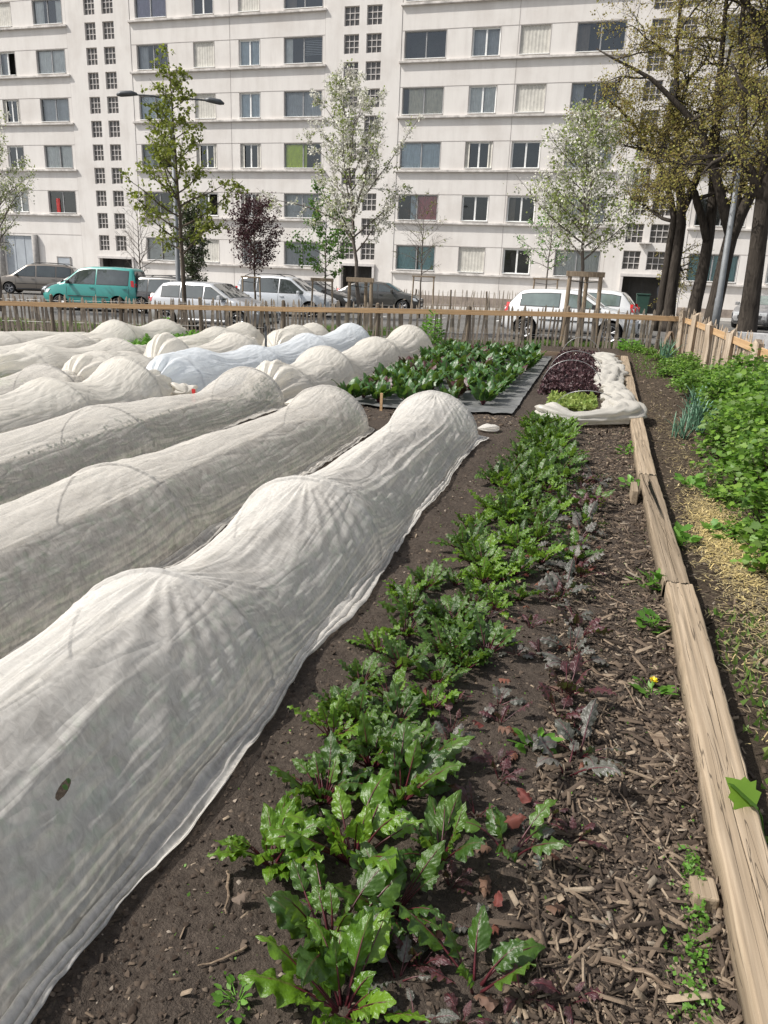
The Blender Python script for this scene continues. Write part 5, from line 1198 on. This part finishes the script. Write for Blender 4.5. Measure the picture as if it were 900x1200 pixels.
    for x in xw:
        for sd in (1, -1):
            yc = sd * (Wd / 2 - .125); mb = MB(); n_ = 28; V_ = []; F_ = []
            for i in range(n_):
                a = 2 * PI * i / n_
                for r_, y_ in tv: V_.append((x + r_ * math.cos(a), yc + y_, wr + r_ * math.sin(a)))
            m_ = len(tv)
            for i in range(n_):
                for j in range(m_): F_.append((i * m_ + j, i * m_ + (j + 1) % m_, ((i + 1) % n_) * m_ + (j + 1) % m_, ((i + 1) % n_) * m_ + j))
            mb.add(V_, F_); wh = mb.build('wheel', M['rubber'], root, True)
            mb = MB(); mb.disc((x, yc + sd * .01, wr), wr - .10, (0, 1, 0), .05, 24); mb.m = 1
            for i in range(5):
                a = 2 * PI * i / 5 + .3
                for da in (-.16, .16): mb.tube([(x + .03 * math.cos(a), yc + sd * .055, wr + .03 * math.sin(a)), (x + (wr - .095) * math.cos(a + da), yc + sd * .075, wr + (wr - .095) * math.sin(a + da))], .016, 5)
            mb.disc((x, yc + sd * .05, wr), .05, (0, 1, 0), .05, 14)
            for i in range(24):
                a, b = 2 * PI * i / 24, 2 * PI * (i + 1) / 24; r1 = wr - .098
                mb.tube([(x + r1 * math.cos(a), yc + sd * .085, wr + r1 * math.sin(a)), (x + r1 * math.cos(b), yc + sd * .085, wr + r1 * math.sin(b))], .013, 4, False)
            mb.build('rim', [M['blackplastic'], M['alloy']], wh)
    return root
car('teal square backed van with dark rear window, facing left', 'p_teal', 'van', 4.1, 1.72, 1.80, (-20.7, 29.5), 187.2, [(-.42, -.10), (-.075, .235)], rails=False, wr=.30)
car('silver five door hatchback with multi spoke wheels behind the thin green tree', 'p_silver', 'hatch', 4.0, 1.70, 1.45, (-11.95, 23.1), -2.3, [(-.36, -.20), (-.185, .005), (.025, .215)], trim=False, wr=.31)
car('pale silver people carrier with long dark side glass, left of the black car', 'p_pearl', 'mpv', 4.4, 1.80, 1.66, (-13.25, 32.3), 1.2, [(-.41, -.25), (-.235, -.02), (.0, .24)], trim=False, rails=True)
car('white three door hatchback with red tail lamp close behind the fence at right', 'p_white', 'hatch', 3.9, 1.65, 1.46, (-.84, 24.2), -5.0, [(-.36, -.075), (-.03, .225)], glass='carglass_l', trim=True)
car('silver white hatchback half hidden behind the white three door one, tail facing right', 'p_white', 'hatch', 3.9, 1.68, 1.46, (-.75, 27.9), 172, [(-.36, -.20), (-.185, .005), (.025, .215)], glass='carglass_l', trim=False)
car('dark grey fastback car parked against the building behind the blossom tree', 'p_dark', 'sedan', 4.4, 1.75, 1.47, (-11.1, 39.6), 4, [(-.36, -.20), (-.185, .005), (.025, .22)], trim=False)
car('black hatchback between the silver people carrier and the dark grey fastback', 'p_black', 'hatch', 4.2, 1.72, 1.46, (-13.5, 36.4), 2, [(-.36, -.20), (-.185, .005), (.025, .215)], trim=False)
car('beige grey people carrier with roof rails parked by the grey garage doors', 'p_beige', 'mpv', 4.7, 1.85, 1.72, (-31.9, 40.0), 203, [(-.41, -.25), (-.235, -.02), (.0, .24)], rails=True)
car('black low car whose bonnet shows between the beige people carrier and the teal van', 'p_black', 'sedan', 4.2, 1.72, 1.40, (-25.0, 34.8), 186, [(-.36, -.20), (-.185, .005), (.025, .22)], trim=False)
car('pale blue grey car whose roof shows behind the teal van tail', 'p_pearl', 'sedan', 4.2, 1.72, 1.43, (-19.7, 34.4), 5, [(-.36, -.20), (-.185, .005), (.025, .22)], trim=False)
car('black estate car with roof rails whose roof shows over the silver hatchback', 'p_black', 'mpv', 4.3, 1.75, 1.50, (-17.1, 30.0), 3, [(-.41, -.25), (-.235, -.02), (.0, .24)], rails=True, trim=False)
car('grey saloon facing the camera by the building at the far right', 'p_grey', 'sedan', 4.3, 1.75, 1.45, (6.9, 38.2), 246, [(-.36, -.20), (-.185, .005), (.025, .22)], trim=False, glass='carglass_l')

# ------------------------------------------------------------------ trees
def grow(out, leafpts, P, d, L, r0, lev, p, rg):
    n = max(4, int(5 + L * 2)); d = np.array(d, float); pts = [np.array(P, float)]; st = L / (n - 1)
    up, wob = p['up'][lev], p['wob'][lev]
    for i in range(n - 1):
        d = d + rg.normal(size=3) * wob + np.array([0, 0, up]) * st; d = d / np.linalg.norm(d); pts.append(pts[-1] + d * st)
    pts = np.array(pts); rad = r0 * (1 - np.linspace(0, 1, n) * p['tap'][lev]); out.append((pts, rad, lev))
    if lev >= p['leaflev']:
        m = max(1, int(L * p['leafden'])); t = rg.uniform(p.get('leaf0', .1), 1, m); idx = t * (n - 1); i0 = np.clip(idx.astype(int), 0, n - 2)
        q = pts[i0] + (pts[i0 + 1] - pts[i0]) * (idx - i0)[:, None]; leafpts.append(q + rg.normal(size=q.shape) * p['leafjit'])
    if lev + 1 < len(p['num']):
        k = p['num'][lev + 1]; k = max(1, int(k * (L if p.get('perlen') else 1) * rg.uniform(.8, 1.2)))
        for j in range(k):
            t = p['t0'][lev + 1] + (1 - p['t0'][lev + 1]) * (j + rg.random()) / k; idx = min(t * (n - 1), n - 1.001); i0 = int(idx); q = pts[i0] + (pts[i0 + 1] - pts[i0]) * (idx - i0)
            tg = unit(pts[i0 + 1] - pts[i0]); ax = rg.normal(size=3); ax -= tg * ax.dot(tg); ax = unit(ax); an = p['ang'][lev + 1] * rg.uniform(.75, 1.25)
            nd_ = tg * math.cos(an) + ax * math.sin(an)
            Lc = p['len'](lev + 1, t, L) * rg.uniform(.7, 1.2)
            if Lc < .08: continue
            grow(out, leafpts, q, nd_, Lc, min(rad[i0] * .75, p['rad'][lev + 1]), lev + 1, p, rg)
def tree(name, label, cat, base, segs0, p, leaves, barkm, seed, group=None, extra=None, nside=(10, 7, 5, 4, 3)):
    """segs0: list of (points, radii) of trunk and set limbs; each carries branches of level 1"""
    rg = np.random.default_rng(seed); out, lp = [], []
    z = float(gh(base[0])); root = empty(name, (base[0], base[1], z - .04), label, cat, group)
    for pts, rad, br in segs0:
        pts = np.array(pts, float); m = 14; s = np.linspace(0, len(pts) - 1, m); P = np.stack([np.interp(s, range(len(pts)), pts[:, k]) for k in range(3)], 1); R_ = np.interp(s, range(len(pts)), rad)
        P[1:, :2] += rg.normal(0, .012, (m - 1, 2)); out.append((P, R_, 0))
        if br:
            k = br['n']
            for j in range(k):
                t = br['t0'] + (1 - br['t0']) * (j + rg.random()) / k; idx = min(t * (m - 1), m - 1.001); i0 = int(idx); q = P[i0] + (P[i0 + 1] - P[i0]) * (idx - i0)
                a = j * 2.4 + rg.uniform(-.5, .5) if 'az' not in br else rg.uniform(*br['az']); e = br['el'](t) + rg.normal(0, .1); Lc = br['len'](t) * rg.uniform(.75, 1.15)
                grow(out, lp, q, (math.cos(a) * math.cos(e), math.sin(a) * math.cos(e), math.sin(e)), Lc, min(R_[i0] * .6, p['rad'][1]), 1, p, rg)
    mb = MB()
    for pts, rad, lev in out: mb.tube([tuple(x) for x in pts], list(np.maximum(rad, .0035)), nside[lev], lev == 0)
    mb.build('trunk', M[barkm], root, True)
    LPs = np.concatenate(lp) if lp else np.zeros((0, 3))
    for (mat, cnt, size, nm_) in leaves:
        if not len(LPs): break
        sub_ = LPs[rg.integers(0, len(LPs), max(40, cnt // p.get('clump', 6)))]; idx = rg.integers(0, len(sub_), cnt); Pq = sub_[idx] + rg.normal(size=(cnt, 3)) * p['leafjit'] * .95
        D = rdir(cnt, p.get('leafup', -.3)); N = rdir(cnt, .6)
        scatter(nm_, *T_DIAM, Pq, D, N, rg.uniform(*size, cnt), M[mat], root)
    return root
def young(h, cb, spread, r0, num, ang, leafden, jit, perbranch=.45, l3=.22, conical=1.0, nb=34, elb=.75, up=.25, lean=(0, 0)):
    tr = ([(0, 0, -.05), (lean[0] * .3, lean[1] * .3, h * .33), (lean[0] * .6, lean[1] * .6, h * .66), (lean[0], lean[1], h)], [r0, r0 * .72, r0 * .42, .006],
          dict(n=nb, t0=cb / h, el=lambda t: elb + .35 * t, len=lambda t: spread * (1.05 - ((t - cb / h) / (1 - cb / h)) * conical) * (0.65 if t < cb / h + .08 else 1)))
    p = dict(up=[.1, up, .1, .0], wob=[.03, .07, .12, .15], tap=[.9, .85, .8, .7], num=[1, nb, num, 3], t0=[0, 0, .18, .2], ang=[0, .7, .7, .7], rad=[r0, r0 * .38, r0 * .16, .006],
             len=lambda lv, t, L: (L * perbranch * (1.1 - t)) if lv == 2 else l3, leaflev=1, leafden=leafden, leafjit=jit)
    return [tr], p
s, p = young(7.1, 2.1, 2.3, .075, 7, .7, 24, .055, nb=32, elb=.38, up=.05, conical=.92, lean=(-.15, -.1))
tree('young_tree', 'slim young tree in fresh olive green leaf before the teal van and silver hatchback', 'tree', (-11.74, 20.9), s, p, [('treegreen', 4000, (.06, .13), 'crown')], 'bark', 31, 'young street trees')
s, p = young(6.9, 2.35, 3.5, .07, 8, .6, 26, .045, nb=30, elb=.62, up=.05, conical=.88, perbranch=.34, lean=(-.7, -.2))
tree('blossom_tree', 'white blossoming tree with upswept branches tied in a stake frame at the centre', 'tree', (-7.1, 23.3), s, p, [('blossom', 7600, (.04, .095), 'blossom'), ('paleleaf', 2600, (.04, .09), 'crown')], 'bark_grey', 32, 'young street trees')
s, p = young(5.35, 2.2, 2.3, .07, 10, .8, 30, .08, nb=34, elb=.42, up=.05, conical=.74, lean=(-.35, 0))
tree('blossom_tree', 'white blossoming tree with pale green leaves above the white three door car', 'tree', (-.5, 21.75), s, p, [('blossom', 5000, (.04, .085), 'blossom'), ('paleleaf', 3600, (.05, .095), 'crown')], 'bark_grey', 33, 'young street trees')
s, p = young(6.2, 2.0, 2.6, .08, 8, .7, 26, .06, nb=30, elb=.5, up=.06, conical=.6)
tree('blossom_tree', 'white blossoming tree cut by the left picture edge', 'tree', (-22.6, 26.0), s, p, [('blossom', 4200, (.05, .09), 'blossom'), ('paleleaf', 2400, (.06, .10), 'crown')], 'bark_grey', 34, 'young street trees')
s, p = young(4.1, 1.75, 1.55, .05, 8, .8, 40, .07, nb=40, elb=.35, conical=.40, up=.1)
tree('plum_tree', 'small round dark purple leaved tree behind the silver people carrier', 'tree', (-13.5, 29.6), s, p, [('plum', 5600, (.05, .10), 'crown')], 'bark', 35, 'young street trees')
s, p = young(4.6, 1.6, 1.75, .045, 6, .7, 26, .06, nb=26, elb=.35, up=.06, conical=.6)
tree('young_tree', 'small bright green tree just left of the central blossom tree', 'tree', (-10.9, 30.7), s, p, [('brightgreen', 2600, (.07, .13), 'crown')], 'bark_grey', 36, 'young street trees')
s, p = young(4.4, 1.3, 1.9, .045, 6, .7, 8, .03, nb=26, elb=.55, up=.06, conical=.6)
tree('bare_tree', 'leafless small tree before the stair windows at left, above the teal van', 'tree', (-20.8, 33.0), s, p, [], 'bark_grey', 37, 'young street trees')
s, p = young(4.5, 1.8, 1.7, .045, 6, .7, 10, .04, nb=26, elb=.5, up=.06, conical=.6)
tree('bare_tree', 'almost bare budding tree between the dark grey car and the white hatchback', 'tree', (-7.6, 33.6), s, p, [('treegreen', 260, (.04, .07), 'crown')], 'bark_grey', 38, 'young street trees')
s, p = young(4.7, 2.0, 1.6, .045, 6, .7, 20, .05, nb=24, elb=.4, up=.06, conical=.6)
tree('young_tree', 'small pale flowering tree behind the staked blossom tree above the white car', 'tree', (-2.3, 33.5), s, p, [('blossom', 1200, (.05, .09), 'blossom'), ('weed', 1300, (.06, .10), 'crown')], 'bark_grey', 39, 'young street trees')
s, p = young(3.9, .8, 1.25, .05, 8, .7, 40, .06, nb=40, elb=.75, conical=.4, up=.25)
tree('evergreen_tree', 'dense dark olive bush like tree behind the slim young tree', 'tree', (-17.2, 31.4), s, p, [('bush', 5200, (.06, .12), 'crown')], 'bark', 40, 'young street trees')
# old street trees at right
def old(points, radii, limbs, seed, nb=10, ln=3.2, n2=10, n3=7):
    segs = [(points, radii, dict(n=nb, t0=.55, el=lambda t: .35 + .4 * t, len=lambda t: ln * (1.1 - .4 * t)))]
    for lp_, lr in limbs: segs.append((lp_, lr, dict(n=6, t0=.25, el=lambda t: .25, len=lambda t: ln * .75 * (1.1 - .5 * t))))
    p = dict(up=[.1, .02, -.12, -.25], wob=[.03, .16, .20, .22], tap=[.6, .8, .8, .7], num=[1, nb, n2, n3], t0=[0, 0, .2, .15], ang=[0, .8, .85, .8], rad=[.4, .10, .028, .009],
             len=lambda lv, t, L: (L * .55 * (1.15 - .5 * t)) if lv == 2 else .75, leaflev=2, leafden=16, leafjit=.07, leaf0=.15, clump=2)
    return segs, p
G = 'old dark street trees at the right'
s, p = old([(0, 0, -.1), (-.02, 0, .5), (-.06, 0, 2), (-.18, 0, 4.2), (-.3, .1, 7.0), (-.3, .2, 10.2), (-.1, .2, 13)], [.42, .28, .235, .21, .16, .09, .03], [([(-.15, 0, 4.0), (-.7, -.2, 4.85), (-1.25, -.3, 5.15), (-1.7, -.4, 4.95), (-2.0, -.5, 4.6)], [.15, .12, .09, .06, .02]), ([(-.25, 0, 6.8), (-1.0, -.3, 8.3), (-1.9, -.5, 9.2), (-3.2, -.7, 9.5), (-4.3, -.8, 9.0)], [.12, .09, .07, .04, .015]), ([(-.2, 0, 8.2), (1.2, -.2, 9.6), (2.6, -.2, 10.1)], [.13, .09, .03])], 1)
tree('street_tree', 'thickest dark trunked street tree nearest the right picture edge, one limb arching left', 'tree', (4.2, 25.2), s, p, [('planebud', 18000, (.035, .085), 'crown')], 'bark_dark', 51, G)
s, p = old([(0, 0, -.1), (.03, 0, .5), (.14, 0, 2.2), (.25, 0, 3.6), (.9, .2, 5.5), (1.5, .3, 8.5), (1.8, .3, 12)], [.37, .27, .24, .22, .16, .09, .03], [([(.2, 0, 3.4), (-.5, -.2, 5.0), (-1.3, -.4, 6.6), (-2.9, -.5, 8.0), (-4.9, -.5, 9.0)], [.19, .15, .11, .07, .02]), ([(.22, 0, 3.6), (.2, .3, 6.2), (-.4, .4, 9.4), (-.6, .5, 12)], [.2, .15, .09, .03])], 2)
tree('street_tree', 'dark street tree forking low beside the grey lamp post', 'tree', (3.75, 30.0), s, p, [('planebud', 18000, (.04, .09), 'crown')], 'bark_dark', 52, G)
s, p = old([(0, 0, -.1), (.02, 0, .5), (.10, 0, 2.0), (.18, .1, 3.8), (-.1, .2, 6.5), (-.4, .2, 10), (-.5, .2, 12.5)], [.35, .25, .21, .18, .13, .08, .03], [([(.12, 0, 3.2), (-.6, -.2, 4.9), (-1.8, -.3, 6.0), (-3.2, -.4, 6.3)], [.15, .12, .08, .02])], 3, nb=8)
tree('street_tree', 'dark leaning trunk between the twin stemmed tree and the lamp post', 'tree', (3.25, 31.2), s, p, [('planebud', 16000, (.04, .09), 'crown')], 'bark_dark', 53, G)
s, p = old([(0, 0, -.1), (0, 0, .5), (-.02, 0, 2.2), (-.05, 0, 4.2), (-.5, .1, 6.5), (-1.0, .2, 9.5), (-1.1, .2, 12.2)], [.32, .23, .20, .17, .12, .07, .03], [([(-.34, .05, -.1), (-.32, .05, 2.0), (-.28, .05, 4.1), (-.9, 0, 5.6), (-2.4, -.2, 7.4), (-3.4, -.3, 8.0)], [.18, .13, .12, .09, .05, .02]), ([(-.05, 0, 4.2), (.6, .1, 6.5), (.8, .1, 10)], [.16, .11, .03])], 4, nb=8)
tree('street_tree', 'twin stemmed dark street tree beside the building entrance', 'tree', (2.45, 31.6), s, p, [('planebud', 16000, (.04, .09), 'crown')], 'bark_dark', 54, G)

# stake frames round the young trees
def guard(label, x, y, w, h, r, group='stake frames round the young trees', board=True, third=True):
    z = float(gh(x)); root = empty('tree_guard', (x, y, z - .05), label, 'tree stakes', group); q = .30
    pos = [(-w / 2, -q * w), (w / 2, -q * w)] + ([(0.03, q * w * 1.3)] if third else [])
    for px_, py_ in pos:
        mb = MB(); mb.tube([(px_ * 1.12, py_ * 1.1, -.1), (px_, py_, h * .6), (px_ * .97, py_, h)], [r, r * .96, r * .93], 9); mb.build('stake', M['guard'], root, False)
    mb = MB(); mb.box((0, -q * w - r * .9, h - .03), (w + r * 3, .03, .13 if board else .06))
    if third:
        mb.box((-w / 4, q * w * .2, h - .05), (math.hypot(w / 2, q * w * 2.3), .025, .09), rz=math.atan2(q * w * 2.3, w / 2)); mb.box((w / 4, q * w * .2, h - .051), (math.hypot(w / 2, q * w * 2.3), .025, .09), rz=-math.atan2(q * w * 2.3, w / 2))
    bevel(mb.build('cross_board', M['guard'], root), .005)
    mb = MB(); mb.tube([(-w / 2, -q * w, h - .2), (0, -.03, h - .24), (w / 2, -q * w, h - .2)], .012, 5); mb.build('tie', M['blackplastic'], root)
guard('three post stake frame round the central blossom tree', -7.08, 23.3, .70, 1.62, .055)
guard('three post stake frame round the blossom tree above the white car', -.5, 21.72, .80, 1.90, .058)
guard('thin two post stake frame round the small purple tree', -13.5, 29.5, .75, 1.6, .035, board=False, third=False)
guard('thin two post stake frame round the small bright green tree', -10.9, 30.6, .85, 1.55, .04, third=False)
guard('thin two post stake frame round the almost bare tree', -7.4, 33.5, .9, 1.75, .035, board=False, third=False)
guard('thin two post stake frame round the small pale tree behind the white car', -2.3, 33.4, .95, 1.75, .035, board=False, third=False)
guard('thin two post stake frame under the dark olive tree', -17.0, 31.3, .8, 1.3, .035, board=False, third=False)

# lamp posts
root = empty('street_lamp', (-14.45, 25.3, -.32), 'tall grey street lamp with two long arms rising behind the slim green tree', 'street lamp')
mb = MB(); mb.tube([(0, 0, 0), (0, 0, 1.2), (0, 0, 1.25), (0, 0, 7.15)], [.10, .10, .085, .055], 12); mb.build('pole', M['lampmetal'], root, True)
for sd in (-1, 1):
    mb = MB(); mb.tube([(0, 0, 7.12), (sd * .5, sd * .25, 7.2), (sd * 1.05, sd * .55, 7.2)], .028, 8); mb.build('arm', M['lampdark'], root, True)
    mb = MB(); mb.tube([(sd * .95, sd * .5, 7.21), (sd * 1.1, sd * .57, 7.22), (sd * 1.4, sd * .73, 7.18), (sd * 1.52, sd * .79, 7.14)], [.04, .085, .09, .03], 10); mb.build('lamp_head', M['lampdark'], root, True)
root = empty('street_lamp', (3.80, 29.1, -.07), 'leaning looking grey street lamp post among the dark trunks with a square head', 'street lamp')
mb = MB(); mb.tube([(0, 0, 0), (0, 0, 1.3), (0, 0, 1.35), (-.04, 0, 5.6)], [.125, .12, .105, .075], 14); mb.build('pole', M['lampmetal'], root, True)
mb = MB(); mb.tube([(-.04, 0, 5.5), (-.25, 0, 5.8), (-.3, 0, 6.25)], .025, 7); mb.tube([(-.04, 0, 5.5), (.17, 0, 5.8), (.22, 0, 6.2)], .025, 7); mb.build('arm', M['lampmetal'], root, True)
mb = MB(); mb.box((-.05, 0, 6.25), (.75, .55, .12), tilt=(.15, .25)); bevel(mb.build('lamp_head', M['lampmetal'], root), .03)

# passer-by and bin at the entrance
def person(x, y, rz):
    z = .05; J = {}
    vs = [(0, 0, .92), (0, .01, 1.15), (0, .02, 1.38), (0, .01, 1.50), (0, -.01, 1.62), (0, -.01, 1.74),
          (-.10, 0, .88), (-.11, -.08, .48), (-.11, .02, .07), (-.11, -.12, .04), (.10, 0, .88), (.12, .10, .48), (.12, .22, .10), (.12, .10, .04),
          (-.19, .02, 1.38), (-.25, .04, 1.10), (-.24, -.12, .92), (-.23, -.18, .86), (.19, .02, 1.38), (.25, .0, 1.10), (.24, -.14, .94), (.23, -.20, .88)]
    ed = [(0, 1), (1, 2), (2, 3), (3, 4), (4, 5), (0, 6), (6, 7), (7, 8), (8, 9), (0, 10), (10, 11), (11, 12), (12, 13), (2, 14), (14, 15), (15, 16), (16, 17), (2, 18), (18, 19), (19, 20), (20, 21)]
    rad = [.15, .14, .16, .06, .095, .08, .10, .068, .05, .04, .10, .068, .05, .04, .075, .055, .042, .035, .075, .055, .042, .035]
    me = bpy.data.meshes.new('person'); me.from_pydata(vs, ed, []); me.update()
    o = bpy.data.objects.new('person', me); COL.objects.link(o); o.location = (x, y, z); o.rotation_euler = (0, 0, rz); me.materials.append(M['cloth_dark'])
    o.modifiers.new('skin', 'SKIN')
    lay = me.skin_vertices[0] if len(me.skin_vertices) else None
    if lay is None:
        bm = bmesh.new(); bm.from_mesh(me); sl = bm.verts.layers.skin.verify(); bm.verts.ensure_lookup_table()
        for i, v in enumerate(bm.verts): v[sl].radius = (rad[i], rad[i] * .85); v[sl].use_root = (i == 0)
        bm.to_mesh(me); bm.free()
    else:
        for i, v in enumerate(lay.data): v.radius = (rad[i], rad[i] * .85); v.use_root = (i == 0)
    sb = o.modifiers.new('smooth', 'SUBSURF'); sb.levels = sb.render_levels = 1
    mb = MB(); mb.tube([(0, -.115, 1.56), (0, -.10, 1.66)], [.06, .065], 10); mb.build('face', M['skin'], o, True)
    return tag(o, 'person in dark clothing walking past the dark entrance door', 'person')
person(2.75, 42.6, 1.2)
root = empty('wheelie_bin', (1.95, 42.3, .05), 'dark green wheeled bin standing before the dark entrance', 'bin')
mb = MB(); mb.add([(-.26, -.28, .08), (.26, -.28, .08), (.26, .28, .08), (-.26, .28, .08), (-.32, -.36, .98), (.32, -.36, .98), (.32, .36, .98), (-.32, .36, .98)], [(3, 2, 1, 0), (0, 1, 5, 4), (1, 2, 6, 5), (2, 3, 7, 6), (3, 0, 4, 7), (4, 5, 6, 7)]); bevel(mb.build('bin_body', M['bin'], root), .03)
mb = MB(); mb.box((0, 0, 1.02), (.68, .78, .07), tilt=(-.05, 0)); bevel(mb.build('lid', M['bin'], root), .02)
for sd in (-1, 1): mb = MB(); mb.disc((sd * .27, .30, .10), .10, (1, 0, 0), .06, 16); mb.build('wheel', M['rubber'], root, True)
